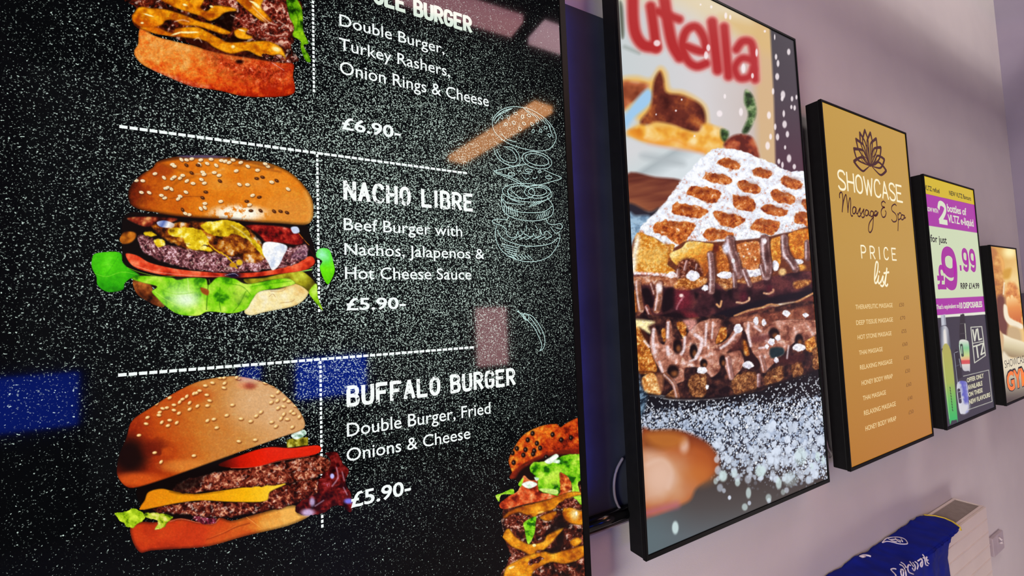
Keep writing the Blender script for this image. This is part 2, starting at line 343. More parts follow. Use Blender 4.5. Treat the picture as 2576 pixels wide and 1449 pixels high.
    for sx,sy in S:
        a = rs.uniform(-.6,.9); P.blob(sx+3,sy+5,21,14,(70,25,0),ang=a,a=.6); P.blob(sx,sy,18,11,(252,240,205),ang=a); P.blob(sx+3,sy+2,9,5,(240,200,140),ang=a)
    for sx,sy in [(870,232),(830,172),(920,172),(1090,295),(980,380),(955,425),(1375,275),(1420,265),(1395,420),(1298,452),(800,518),(1330,525),(1405,525),(1530,292),(1510,530),(1560,530),(1610,540)]:
        a = rs.uniform(-.2,1); P.blob(sx,sy,19,12,(70,28,8),ang=a); P.blob(sx-3,sy-3,8,4,(190,120,60),ang=a,a=.6)
def paint_buffalo(P):
    P.poly([(300,900),(560,820),(900,700),(1480,600),(1560,900),(1500,1050),(900,1130),(430,1120),(330,1060)], (10,3,3), soft=3)
    # bottom bun
    k = P.lin((700,1250),(1350,1100))
    P.poly([(248,1175),(330,1150),(430,1150),(600,1125),(720,1150),(820,1160),(870,1120),(950,1140),(1060,1115),(1280,1055),(1400,1035),(1430,1090),(1510,1105),(1350,1180),(1050,1252),(800,1322),(600,1340),(400,1352),(312,1366),(255,1275)],
           lambda x,y: ramp(np.clip(k(x,y)*.7+.5*(fbm(x,y,40,4,5)-.5)+.3,0,1),[(0,(130,22,4)),(.3,(196,52,14)),(.55,(205,80,20)),(.8,(222,130,40)),(1,(240,175,80))]), edge=(16,.35))
    P.line([(780,1275),(900,1230),(980,1190),(1080,1160)],4,(110,25,5),soft=2,a=.8); P.line([(800,1262),(900,1222),(985,1180)],2,(245,150,70),a=.7)
    P.line([(520,1150),(600,1130),(720,1155),(820,1165),(870,1128)],4,(250,150,110),a=.7); P.line([(1060,1118),(1130,1170),(1170,1200)],4,(250,170,80),a=.8); P.blob(620,1230,300,60,(214,62,20),soft=.9,a=.5)
    # lettuce
    P.poly([(132,1095),(200,1080),(270,1055),(335,1085),(352,1130),(300,1162),(250,1192),(180,1150)], leaf(5,(50,80,0),(140,180,10),(215,240,60),14), rough=(4,12), edge=(3,.6))
    P.poly([(345,1092),(450,1088),(545,1120),(500,1160),(470,1195),(418,1208),(440,1150),(370,1130)], leaf(8,(50,80,0),(165,190,20),(235,230,120),12), rough=(4,12), edge=(3,.6))
    # patties, cheese
    P.poly([(410,1055),(560,1022),(740,1000),(950,1010),(1180,1005),(1230,935),(1380,880),(1560,845),(1590,900),(1490,985),(1300,1055),(1100,1092),(950,1122),(750,1112),(560,1092),(430,1080)], meat(70,(22,3,3),(110,32,20),(225,150,110),8), rough=(5,16), edge=(8,.4), soft=1.6)
    P.poly([(690,1110),(780,1120),(850,1130),(830,1160),(760,1165),(700,1140)], meat(75,(40,5,15),(130,30,50),(240,190,220),6), rough=(3,9))
    P.poly([(308,1066),(345,1000),(372,942),(460,918),(540,932),(700,955),(900,928),(1150,893),(1335,882),(1225,940),(1188,1006),(950,1010),(740,1000),(560,1022),(420,1050)],
           lambda x,y: ramp(P.lin((330,960),(1250,960))(x,y)+.12*(fbm(x,y,40,3,4)-.5),[(0,(226,130,10)),(.4,(238,150,8)),(.8,(246,178,12)),(1,(252,205,50))]), edge=(5,.7))
    P.line([(520,940),(560,945),(700,962),(900,938)],3,(120,60,0),soft=2,a=.7)
    P.poly([(540,915),(640,858),(750,822),(950,790),(1150,762),(1350,725),(1550,688),(1655,725),(1645,790),(1500,852),(1300,890),(1100,905),(850,930),(640,948)], meat(80,(25,4,3),(130,45,28),(232,165,125),8,.03), rough=(5,16), edge=(8,.4), soft=1.6)
    P.poly([(520,905),(640,850),(760,818),(720,900),(600,945)], (10,2,2), soft=9, a=.8)
    # sauce
    P.poly([(1560,870),(1650,745),(1615,672),(1690,658),(1735,735),(1778,790),(1752,880),(1792,960),(1795,1085),(1700,1035),(1600,1085),(1480,1108),(1400,1072),(1450,1000),(1560,945)],
           lambda x,y: ramp(ridged(x,y,22,3,6)*.6+fbm(x,y,14,3,11)*.4,[(.3,(14,0,3)),(.5,(48,4,8)),(.66,(105,16,14)),(.8,(150,40,40)),(.9,(205,150,200))]), rough=(4,14), edge=(5,.5))
    for q,w in (([(1690,770),(1700,840),(1660,900)],6),([(1730,800),(1745,860)],5),([(1740,910),(1765,960)],5),([(1600,1000),(1540,1040)],5)): P.line(q,w,(225,190,220),soft=2,a=.75)
    P.blob(1660,830,14,18,(190,190,250)); P.blob(1775,1005,30,18,(120,120,235),soft=.6); P.blob(1490,1085,45,25,(215,190,235),soft=.6,a=.9); P.blob(1520,1010,18,30,(200,190,240),soft=.6,a=.8)
    # pickle, onion, tomato
    P.poly([(1335,575),(1400,560),(1492,555),(1492,612),(1345,632)], lambda x,y: ramp(fbm(x,y,9,3,7),[(.25,(70,65,5)),(.55,(165,150,30)),(.8,(215,215,110))]), smooth=False, edge=(4,.6))
    P.poly([(1370,545),(1430,508),(1470,505),(1478,540),(1410,572)], lambda x,y: ramp(fbm(x,y,10,3,5),[(.3,(120,160,130)),(.55,(225,245,235)),(.8,(255,255,255))]))
    P.poly([(860,752),(1000,690),(1200,628),(1380,632),(1560,612),(1578,660),(1500,688),(1300,718),(1150,760),(1000,775)], lambda x,y: ramp(P.lin((880,740),(1300,660))(x,y)+.1*(fbm(x,y,30,3,6)-.5),[(0,(70,4,0)),(.3,(190,20,4)),(.6,(228,30,6)),(1,(222,36,14))]), edge=(4,.6))
    P.line([(950,772),(1120,765),(1300,722),(1500,690)],3,(250,90,60),a=.8); P.line([(1390,640),(1560,620)],3,(250,70,40),a=.6)
    # top bun
    def bun(x, y):
        n = fbm(x,y,70,4,15); f = fbm(x,y,6,3,25,.7)
        t = P.lin((180,760),(1250,420))(x,y)
        b = ramp(np.clip(t+.22*(n-.5)+.10*(f-.5),0,1),[(0,(110,18,0)),(.12,(150,36,2)),(.3,(188,70,10)),(.55,(200,112,36)),(.8,(205,140,72)),(1,(214,160,104))])
        q = (1-sstep(.15,1,P.rad((1150,330),330,260)(x,y)))[:,None]*.65; b = b*(1-q)+C(222,176,128)*q
        q = (1-sstep(.3,1,P.rad((240,690),190,200)(x,y)))[:,None]*.93; b = b*(1-q)+C(14,0,0)*q
        q = ((1-sstep(.2,1,P.rad((420,640),150,120)(x,y)))*sstep(.4,.6,fbm(x,y,40,3,99)))[:,None]*.7; b = b*(1-q)+C(90,14,0)*q
        q = (1-sstep(.3,1,P.rad((300,855),260,75)(x,y)))[:,None]*.9; b = b*(1-q)+C(214,84,20)*q
        q = (1-sstep(.3,1,P.rad((640,760),260,70)(x,y)))[:,None]*.6; b = b*(1-q)+C(232,150,60)*q
        q = (1-sstep(.3,1,P.rad((640,260),260,90)(x,y)))[:,None]*.55; b = b*(1-q)+C(190,56,4)*q
        return b
    P.poly([(148,800),(165,680),(215,560),(257,438),(400,340),(560,240),(720,165),(870,135),(1000,128),(1150,158),(1280,218),(1390,318),(1450,400),(1472,470),(1442,510),(1300,560),(1100,632),(900,702),(650,792),(450,862),(300,907),(230,912),(175,868)], bun, soft=1.4, edge=(7,.55))
    P.blob(1040,195,45,22,(225,150,95),soft=.5); P.blob(1085,198,40,22,(150,50,30),soft=.8,a=.8)
    crisp(P, .08, 3.5, 5, .12)
    rs = np.random.RandomState(5)
    S = [(785,440),(550,367),(715,338),(800,300),(920,403),(960,330),(1020,427),(1088,445),(1127,407),(1160,380),(465,452),(520,437),(508,475),(570,455),(355,462),(660,360),(450,382),(585,388),(690,686),(415,665),(305,543),(1265,480),(1380,485),(1280,352),(1232,312),(1275,300),(1325,292),(1240,268),(1318,340),(1280,240),(1320,395),(1370,375),(1390,390),(1345,430),(1300,425),(1235,450),(1430,412),(1405,335),(1355,305),(900,210),(905,178),(770,195),(820,175),(1000,145),(990,135),(900,140),(870,140),(365,418),(445,402),(500,350),(550,330),(610,290),(640,270),(660,315),(690,250),(710,245),(470,355),(785,335),(780,260),(830,430),(1120,575),(1005,585),(1190,175),(1250,195),(1150,150),(430,320),(520,280),(460,730),(850,490),(730,230),(590,310)]
    for sx,sy in S:
        a = rs.uniform(-.9,.2); P.blob(sx+4,sy+6,19,12,(110,40,5),ang=a,a=.6); P.blob(sx,sy,16,9,(240,196,120),ang=a); P.blob(sx-3,sy-2,9,4,(254,232,180),ang=a)
def paint_double(P):
    P.poly([(505,-30),(1950,-30),(1985,280),(1960,420),(2035,550),(1980,575),(1850,565),(1500,525),(1300,485),(1000,395),(800,335),(560,275),(478,175),(520,75)], meat(90,(14,3,2),(110,30,12),(225,160,110),13,-.06), rough=(4,14), edge=(6,.4), soft=1.6)
    P.poly([(1300,-30),(1960,-30),(1985,280),(1950,420),(1800,390),(1600,330),(1450,240),(1380,130)], meat(93,(20,3,2),(128,36,22),(240,190,165),10,.02), rough=(3,12), soft=6)
    for q,c in (([(1230,190),(1330,130),(1400,90),(1440,120),(1420,250),(1400,290),(1290,240)],(10,1,0)),([(1140,270),(1300,340),(1480,330),(1550,370),(1400,395),(1250,340)],(16,2,0)),([(760,60),(930,110),(1050,150),(1120,190),(1040,190),(930,150)],(40,8,2)),([(1300,470),(1420,505),(1550,490),(1700,530),(1840,560),(1640,560),(1400,520)],(10,2,2)),([(1040,340),(1160,380),(1330,470),(1280,490),(1080,430),(1000,390)],(45,8,3))): P.poly(q,c,soft=4,a=.85)
    bn = lambda x,y: ramp(np.clip(0.66-.5*P.rad((860,440),1000,360)(x,y)+1.0*(fbm(x,y,16,4,12,.7)-.4),0,1),[(0,(170,30,4)),(.2,(214,66,14)),(.42,(230,104,26)),(.66,(232,140,52)),(1,(242,180,100))])
    P.poly([(560,265),(700,330),(850,372),(1050,420),(1200,470),(1400,510),(1600,540),(1800,572),(1975,582),(1978,700),(1997,830),(1950,882),(1750,902),(1500,890),(1300,842),(1050,800),(800,702),(600,612),(520,535),(503,470),(540,400)], bn, soft=1.4, edge=(9,.6))
    P.poly([(1180,480),(1500,540),(1900,620),(1880,760),(1600,760),(1300,640)], lambda x,y: ramp(fbm(x,y,7,4,52,.7),[(.3,(90,12,4)),(.48,(175,42,18)),(.66,(214,90,50)),(.85,(250,200,170))]), soft=22, a=.75)
    P.poly([(660,640),(850,700),(1050,770),(1200,800),(1050,810),(800,710)], lambda x,y: ramp(fbm(x,y,6,3,53),[(.35,(190,60,30)),(.6,(235,150,130))]), soft=6, a=.7)
    P.line([(1480,560),(1540,640),(1500,760)],2,(120,30,10),a=.6); P.line([(1890,600),(1885,750),(1880,880)],2,(140,40,15),a=.8); P.blob(1480,570,35,18,(30,5,2),soft=.6); P.line([(1780,580),(1860,630),(1890,650)],3,(225,225,235),a=.8)
    for i,q in enumerate(([(760,-20),(1130,-20),(1120,70),(1180,100),(1250,50),(1420,70),(1450,100),(1350,115),(1280,165),(1200,192),(1120,150),(1000,112),(850,55)],[(1450,-20),(1690,-20),(1680,60),(1740,140),(1780,195),(1700,205),(1570,110),(1500,50)],
              [(485,178),(525,90),(570,62),(660,75),(750,80),(850,100),(985,145),(1120,200),(1200,215),(1330,265),(1400,300),(1340,320),(1180,270),(1080,240),(960,235),(880,190),(800,190),(760,230),(650,262),(560,245)],
              [(560,255),(700,250),(850,305),(900,262),(1080,250),(1180,290),(1300,355),(1400,392),(1700,378),(1800,400),(1875,450),(1908,545),(1850,505),(1680,525),(1550,470),(1400,497),(1250,440),(1150,375),(950,345),(830,335),(690,310)],
              [(1430,290),(1500,255),(1560,270),(1540,310),(1600,340),(1560,365),(1460,350)])):
        P.poly(q, cheese(i*7+2,(232,140,6),(160,62,4),(250,168,24),22), edge=(7,.55), soft=1.4)
    P.poly([(480,180),(540,150),(700,210),(820,300),(1000,300),(800,330),(560,255)], (190,60,5), soft=8, a=.5)
    for a,b,r1,r2,an in ((975,45,20,10,.3),(1220,60,16,10,.3),(640,140,45,7,.3),(1640,50,40,14,.7),(1600,20,30,8,.4),(990,300,60,9,.0),(900,310,50,8,-.3),(1420,432,16,14,0),(1820,455,36,20,.3),(1060,298,40,7,0),(580,212,14,9,0),(1500,280,30,8,.3)): P.blob(a,b,r1,r2,(255,240,170),ang=an,soft=.6)
    for q,w in (([(1600,60),(1680,140),(1760,210),(1820,230)],6),([(1640,130),(1720,200)],4),([(1840,190),(1930,250),(1980,270)],5),([(880,200),(950,185),(1010,200)],6),([(1060,370),(1100,350),(1130,390)],5),([(1720,300),(1800,330),(1900,320)],5),([(1400,140),(1480,180)],4),([(1560,200),(1620,210)],4),([(1880,60),(1900,120)],3)): P.line(q,w,(255,225,205),soft=2,a=.75)
    P.poly([(1700,500),(1780,510),(1900,560),(1960,520),(2032,552),(1960,580),(1850,575),(1700,540)], meat(97,(10,3,2),(95,30,20),(235,200,190),6), rough=(3,10))
    P.poly([(1915,-20),(2000,-20),(2062,100),(2072,280),(2122,400),(2075,420),(2130,520),(2137,575),(2090,562),(2045,455),(2040,380),(1972,330),(1985,250),(1940,150)], leaf(17,(10,40,0),(85,150,5),(150,205,20),24), edge=(4,.6))
    P.line([(1960,40),(2020,160),(2010,280)],4,(15,60,0),soft=2,a=.8); P.line([(2070,430),(2110,540)],3,(190,230,90),a=.7)
    crisp(P, .14, 4, 7, .22)
def paint_tower(P):
    P.poly([(1700,860),(1800,700),(2050,600),(2480,560),(2480,1500),(1730,1500),(1745,1330),(1780,1260),(1720,1110),(1700,1010)], meat(120,(16,3,3),(105,36,20),(225,165,140),11,-.03), rough=(4,14), edge=(7,.4), soft=1.6)
    P.poly([(1770,520),(1900,420),(2100,340),(2460,300),(2460,600),(2050,640),(1900,620),(1830,560)], (20,6,4), soft=4)
    P.poly([(1760,380),(1812,260),(1900,140),(2050,62),(2200,38),(2245,68),(2300,30),(2460,-10),(2460,310),(2300,288),(2150,318),(2000,372),(1880,430),(1800,545),(1770,540),(1790,490)],
           lambda x,y: ramp(np.clip(.5+.35*(P.lin((2150,320),(1900,60))(x,y)-.5)+1.1*(fbm(x,y,12,4,8,.7)-.5),0,1),[(0,(90,14,4)),(.3,(176,46,10)),(.5,(208,80,16)),(.75,(236,140,36)),(1,(246,190,100))]), edge=(8,.5))
    P.poly([(1770,530),(1880,425),(2150,300),(2450,270),(2450,320),(2150,335),(1900,450),(1820,545)], (120,28,12), soft=3, a=.85)
    for sx,sy in [(1940,190),(2025,222),(1920,280),(2000,290),(2055,265),(2170,140),(1985,130),(1990,320),(1840,270),(1800,310),(2110,350),(2250,190),(2340,170),(1900,330),(1810,400)]: P.blob(sx,sy,20,24,(20,8,6)); P.blob(sx-4,sy-2,6,9,(190,160,140),a=.5)
    P.poly([(1675,785),(1760,710),(1850,655),(1900,520),(1960,560),(2060,570),(2060,680),(2350,655),(2200,722),(1900,790),(1720,832)], lambda x,y: ramp(fbm(x,y,18,4,14),[(.25,(110,18,6)),(.5,(206,70,26)),(.72,(238,140,80)),(.9,(255,235,215))]), edge=(4,.55))
    P.poly([(2230,500),(2340,500),(2340,640),(2230,665)], lambda x,y: ramp(fbm(x,y,9,4,24),[(.3,(130,30,8)),(.55,(210,90,30)),(.8,(245,170,90))]), soft=3)
    P.poly([(1960,455),(2000,390),(2100,395),(2250,345),(2460,330),(2460,500),(2410,600),(2445,790),(2350,690),(2335,560),(2240,500),(2235,680),(2195,702),(2060,655),(2030,560)], leaf(31,(15,80,0),(100,185,5),(190,235,70),18), rough=(4,14), edge=(3,.6))
    P.poly([(1640,705),(1700,680),(1800,640),(1810,690),(1700,700),(1675,765)], leaf(33,(30,90,0),(120,190,15),(200,235,90),12))
    P.poly([(1850,600),(1900,540),(1880,620)], leaf(34))
    for q in ([(2095,390),(2150,350),(2200,320),(2225,345),(2150,410)],[(2170,380),(2235,375),(2230,405),(2180,400)],[(1885,600),(1960,570),(2030,600),(1950,640)],[(2000,535),(2045,545),(2020,570)]): P.poly(q, lambda x,y: ramp(fbm(x,y,9,3,5),[(.3,(190,225,190)),(.6,(252,255,245))]))
    P.poly([(2060,640),(2210,650),(2205,695),(2080,670)], (200,230,120)); P.line([(2240,380),(2290,420),(2350,370)],3,(30,130,20))
    P.poly([(2150,520),(2230,500),(2220,600),(2150,590)], (205,240,70), soft=4, a=.7)
    for i,q in enumerate(([(1718,895),(1830,820),(2100,750),(2340,668),(2460,690),(2350,720),(2250,772),(2180,832),(2050,872),(1990,905),(1850,862),(1735,912)],[(2290,800),(2400,838),(2460,860),(2460,970),(2330,960),(2262,890)],
              [(1708,1075),(1760,1008),(1835,1092),(1950,1152),(2080,1130),(2130,1060),(2272,1000),(2210,1085),(2100,1200),(2030,1212),(1980,1262),(1880,1212),(1800,1182),(1722,1112)],
              [(1738,1375),(1830,1310),(1960,1250),(2100,1222),(2200,1232),(2470,1165),(2470,1262),(2300,1335),(2150,1322),(2000,1402),(1950,1480),(1735,1480)],[(2330,1130),(2400,1090),(2440,1130),(2370,1180)],[(2050,900),(2200,850),(2180,920),(2110,940)])):
        P.poly(q, cheese(i*5+50,(222,134,14),(150,60,6),(246,170,40),24), edge=(7,.5), soft=1.4)
    P.blob(2375,880,36,44,(250,225,150),soft=.7,a=.9); P.blob(2390,870,10,20,(255,255,235)); P.blob(2000,1165,16,14,(255,245,170)); P.blob(1790,1370,30,10,(255,235,160),ang=-.4); P.blob(2060,860,30,10,(255,215,120),ang=-.3,a=.7)
    P.poly([(2200,1100),(2280,1060),(2260,1180),(2180,1240),(2120,1220),(2200,1160)], (16,8,8), soft=4, a=.9); P.poly([(2190,930),(2250,890),(2290,960),(2330,990),(2230,1020),(2120,1060)], (14,6,8), soft=4, a=.8)
    for q in ([(1740,920),(1800,880),(1880,890),(1970,880),(1960,940),(1900,1010),(1780,1010),(1700,960)],[(2280,740),(2350,730),(2400,760),(2350,810),(2200,815)],[(1760,1290),(1850,1230),(1920,1250),(1850,1290),(1780,1320)],[(1950,1310),(2060,1270),(2080,1300),(1960,1350)]): P.poly(q, meat(140,(25,5,4),(120,40,22),(235,190,170),7), rough=(3,9), edge=(4,.5))
    P.poly([(1905,955),(2012,898),(2012,965),(2000,1060),(1945,1155),(1912,1025)], leaf(41,(20,90,0),(110,195,10),(180,235,70),14))
    crisp(P, .16, 4, 9, .25)
def paint_waffle(P):
    C4 = (2.414, np.array((1400., 0.))); C5 = (2.337, np.array((1400., 380.))); C6 = (2.46, np.array((1400., 860.)))
    def use(c): P.s, P.o = c
    use(C4); x, y = P.x, P.y
    # blurred jar label, wall and dark strip behind
    P.c[:] = ramp(np.clip((x-1550)/450+.12*(fbm(x,y,120,3,2)-.5),0,1),[(0,(200,208,210)),(.45,(214,210,212)),(.72,(206,194,190)),(1,(190,160,130))])
    P.poly([(370,-60),(1000,-60),(1320,190),(1330,320),(1000,200),(700,30),(420,20)], (226,206,166), soft=26, a=.8)
    P.poly([(1200,120),(1330,150),(1345,600),(1360,1100),(1240,1000),(1215,700)], (214,178,132), soft=10, a=.9)
    P.poly([(1000,100),(1320,180),(1310,330),(1150,250)], (218,182,120), soft=16, a=.8)
    P.poly([(1296,150),(1480,150),(1540,700),(1540,1200),(1330,1000),(1320,600)], lambda x,y: ramp(np.clip((y-60)/380,0,1),[(0,(62,60,64)),(.5,(74,64,72)),(1,(84,52,66))]), soft=3.5, smooth=False)
    P.poly([(380,20),(402,40),(410,210),(392,215)], (92,98,84), soft=4); P.line([(415,285),(500,320)],12,(150,160,155),soft=7)
    for q,w in (([(462,-30),(466,120),(484,215),(530,275),(600,285)],58),([(572,40),(588,150),(606,290)],52),([(655,-5),(678,150),(705,270),(748,345)],58),([(618,70),(745,118)],42),
                ([(770,275),(890,312),(898,240),(850,165),(790,185),(764,270),(795,365),(850,402),(908,385)],44),([(945,135),(978,425)],52),([(1018,165),(1044,462)],46),
                ([(1092,300),(1130,252),(1182,262),(1198,350),(1206,482)],42),([(1188,365),(1125,355),(1084,410),(1108,472),(1165,468),(1195,420)],38)):
        P.line(q,w*1.12+24,(228,156,150),soft=7,a=.8)
    for q,w in (([(462,-30),(466,120),(484,215),(530,275),(600,285)],58),([(572,40),(588,150),(606,290)],52),([(655,-5),(678,150),(705,270),(748,345)],58),([(618,70),(745,118)],42),
                ([(770,275),(890,312),(898,240),(850,165),(790,185),(764,270),(795,365),(850,402),(908,385)],44),([(945,135),(978,425)],52),([(1018,165),(1044,462)],46),
                ([(1092,300),(1130,252),(1182,262),(1198,350),(1206,482)],42),([(1188,365),(1125,355),(1084,410),(1108,472),(1165,468),(1195,420)],38)):
        P.line(q,w*1.14,(180,42,44),soft=5.5)
    # bread, chocolate and knife on the label
    P.poly([(390,490),(480,465),(570,480),(625,410),(665,440),(690,540),(780,560),(900,640),(930,760),(1010,790),(1020,890),(900,930),(700,900),(520,850),(430,810),(500,740),(400,640)], (236,186,96), soft=9)
    P.poly([(395,505),(470,495),(560,515),(520,580),(440,640),(400,660)], lambda x,y: ramp(fbm(x,y,40,3,3),[(.25,(120,52,30)),(.55,(182,96,58)),(.8,(214,160,140))]), soft=6)
    P.poly([(415,700),(540,545),(585,580),(560,640),(470,720),(420,780)], (160,202,236), soft=6)
    P.poly([(590,500),(628,432),(650,480),(668,560),(770,580),(880,640),(905,740),(860,800),(780,790),(700,755),(600,740),(540,770),(510,735),(570,650)], lambda x,y: ramp(fbm(x,y,36,4,9),[(.2,(60,18,14)),(.5,(108,44,30)),(.72,(168,84,40)),(.9,(210,140,70))]), soft=5)
    P.poly([(440,800),(530,758),(620,775),(720,770),(860,810),(890,755),(980,780),(1015,880),(880,925),(760,890),(620,870),(510,845)], lambda x,y: ramp(fbm(x,y,34,3,19),[(.2,(214,120,24)),(.5,(240,176,66)),(.75,(250,222,160))]), soft=6)
    P.line([(450,810),(560,860),(650,870),(720,850),(800,890),(900,920)],26,(236,146,40),soft=9,a=.85); P.line([(560,885),(760,915),(880,935)],14,(228,150,150),soft=8,a=.7)
    P.poly([(425,850),(520,870),(700,905),(890,940),(850,1010),(780,1095),(600,1065),(435,1045)], lambda x,y: ramp(P.lin((500,900),(620,1090))(x,y),[(0,(214,214,216)),(.45,(206,214,216)),(.6,(172,182,186)),(1,(216,224,228))]), soft=7)
    P.poly([(540,930),(760,975),(750,1010),(530,965)], (176,184,188), soft=9, a=.8)
    for q in ([(1150,545),(1195,590),(1212,690),(1165,800),(1128,800),(1165,700),(1140,620)],[(1000,785),(1045,800),(1030,862),(1000,840)]): P.poly(q, lambda x,y: ramp(fbm(x,y,14,3,4),[(.3,(30,50,20)),(.6,(78,110,60)),(.8,(150,170,120))]), soft=4)
    P.poly([(1015,880),(1060,830),(1120,815),(1190,835),(1225,920),(1215,960),(1060,920)], lambda x,y: ramp(fbm(x,y,22,3,7),[(.3,(96,30,20)),(.55,(168,72,40)),(.8,(214,130,80))]), soft=4); P.line([(1120,820),(1128,910)],9,(90,30,16),soft=3)
    P.poly([(430,1055),(600,1075),(760,1100),(690,1200),(620,1268),(560,1290),(440,1245)], lambda x,y: ramp(fbm(x*.3+y*.8,y,30,3,6)*.6+.4*P.lin((500,1060),(520,1270))(x,y),[(.2,(70,26,22)),(.45,(112,54,40)),(.75,(158,92,60))]), soft=4)
    P.poly([(430,1240),(560,1285),(620,1268),(520,1400),(440,1460)], (40,36,46), soft=5); P.poly([(440,1300),(480,1310),(560,1310),(560,1345),(500,1420),(470,1500),(440,1500)], lambda x,y: ramp(fbm(x,y,18,3,3),[(.3,(100,130,160)),(.6,(160,190,214))]), soft=5)
    # sugared top of the waffle
    use(C5); rs = np.random.RandomState(2)
    sug = lambda x,y: ramp(fbm(x,y,9,4,5,.7)+.10*(1-P.lin((1000,0),(1000,540))(x,y)),[(.26,(206,140,110)),(.36,(226,200,196)),(.48,(226,232,246)),(.66,(252,253,255))])
    P.poly([(735,168),(850,45),(920,-8),(1030,-12),(1140,20),(1260,70),(1360,118),(1500,150),(1510,500),(1380,500),(1250,515),(1050,545),(900,545),(760,575),(650,570),(560,520),(470,560),(485,470),(520,420),(600,340),(680,250)], sug, soft=1.6, rough=(4,12))
    pk = lambda x,y: ramp(fbm(x,y,9,4,15,.7),[(.25,(120,40,14)),(.42,(178,82,28)),(.58,(206,112,44)),(.72,(226,150,90)),(.85,(250,226,210))])
    for q in ([(948,68),(990,42),(1075,72),(1062,108),(1000,102)],[(862,152),(900,124),(1022,150),(1018,198),(950,188),(890,172)],[(765,245),(820,204),(965,240),(942,295),(870,300),(800,268)],[(676,355),(710,303),(885,345),(842,394),(750,385)],
              [(568,472),(610,408),(802,424),(792,470),(742,562),(650,508)],[(1145,122),(1190,98),(1264,130),(1242,163),(1180,153)],[(1060,193),(1100,168),(1204,215),(1172,250),(1100,238)],[(1032,266),(1062,262),(1164,290),(1152,352),(1050,334)],
              [(926,372),(960,357),(1104,395),(1062,444),(970,434)],[(862,492),(910,452),(1034,480),(1022,514),(900,524)],[(1316,168),(1350,147),(1446,190),(1424,229),(1340,204)],[(1262,252),(1290,228),(1399,270),(1383,309),(1290,299)],[(1206,338),(1240,313),(1354,350),(1322,384),(1230,369)],
              [(1146,448),(1180,398),(1304,420),(1273,494),(1190,474)],[(1392,388),(1440,357),(1510,380),(1510,440),(1410,424)],[(1448,290),(1480,286),(1500,345),(1450,335)]):
        P.poly(q, pk, soft=1.6, rough=(5,12)); 
        m = np.array(q,float).mean(0); hh = m+(0,-.25*(np.array(q)[:,1].max()-m[1])*2); P.blob(m[0],hh[1],45,14,(110,40,14),soft=.9,a=.5)
    # front of the upper waffle
    D5 = (5.152, np.array((1580., 560.))); D6 = (5.152, np.array((1580., 800.)))
    def white(bx, by, rx, ry): P.poly([(bx-rx,by),(bx-rx*.4,by-ry),(bx+rx*.6,by-ry*.8),(bx+rx,by+.2*ry),(bx+.3*rx,by+ry),(bx-.5*rx,by+.8*ry)], lambda x,y: ramp(fbm(x,y,6,3,3),[(.3,(214,210,226)),(.55,(250,248,252))]), rough=(2.5,6), soft=1.2)
    def strand(q, w, mid=(150,96,84), dk=(64,28,26), hi=(238,214,220), hl=.8, side=-.2):
        P.line(np.array(q,float)+(w*.12,0), w*1.02, dk, soft=2.2, a=.7)
        P.line(q, w*.95, lambda x,y: ramp(fbm(x,y,12,3,47),[(.3,np.array(mid)*.72),(.5,mid),(.75,np.array(mid)*.6+np.array(hi)*.4)]), soft=2.2)
        P.line(np.array(q,float)+(w*.24,0), w*.3, np.array(dk)*.6+np.array(mid)*.4, soft=2.5, a=.7)
        P.line(np.array(q,float)+(side*w,0), w*.24, hi, soft=1.8, a=hl)
    crumb = lambda lo, md, hi, sd: (lambda x,y: ramp(fbm(x,y,7,4,sd,.7),[(.25,lo),(.45,(np.array(lo)+np.array(md))/2),(.55,md),(.78,hi)]))
    use(D5)
    P.poly([(20,560),(90,180),(330,190),(560,330),(780,230),(1100,250),(1700,200),(2100,120),(2420,90),(2420,760),(1900,760),(1100,830),(600,760),(60,720)], (104,50,28), soft=2)
    P.poly([(52,620),(95,200),(160,130),(330,195),(480,280),(600,290),(560,400),(510,540),(620,640),(400,662),(80,650)], crumb((196,110,20),(226,158,64),(248,214,140),5), soft=1.5, rough=(3,10))
    P.poly([(40,620),(70,330),(110,170),(150,200),(120,420),(90,650)], (252,246,232), soft=5, a=.9); P.poly([(120,420),(300,330),(460,360),(470,520),(200,560)], (238,190,96), soft=9, a=.55); P.line([(490,270),(540,340),(530,480)],30,(166,84,30),soft=4,a=.7)
    P.poly([(540,410),(690,330),(780,245),(1000,262),(1110,290),(1070,420),(1050,600),(960,720),(870,620),(640,560)], lambda x,y: ramp(P.lin((760,260),(1000,640))(x,y)+.5*(fbm(x,y,9,3,6)-.5),[(0,(250,224,150)),(.25,(236,176,70)),(.55,(216,130,40)),(1,(168,80,26))]), soft=1.6)
    P.poly([(610,620),(690,480),(850,470),(960,590),(960,720),(800,740),(640,700)], crumb((58,20,12),(120,56,34),(196,140,120),9), soft=4); strand([(760,500),(730,610)],34,(170,110,96)); strand([(890,540),(880,600)],26); strand([(650,610),(640,700)],44,(168,110,90))
    for q, c in (([(1150,330),(1240,350),(1310,610),(1170,650)],((150,70,20),(196,104,36),(226,150,80))),([(1410,290),(1560,250),(1690,250),(1715,430),(1685,610),(1590,650),(1470,570),(1420,430)],((170,84,30),(212,126,64),(240,190,150))),([(1850,230),(1990,185),(1980,400),(1965,560),(1880,550),(1850,380)],((180,92,20),(222,138,44),(242,180,90))),([(2080,150),(2430,90),(2430,420),(2240,470),(2130,420)],((176,84,14),(220,128,34),(240,176,80)))):
        P.poly(q, crumb(*c, 13), soft=1.8, rough=(2,8))
    for bx, by in ((1550,345),(1500,440),(1650,480),(1430,400),(1440,500),(1520,290),(1570,400)): P.blob(bx,by,13,13,(252,236,220),a=.8)
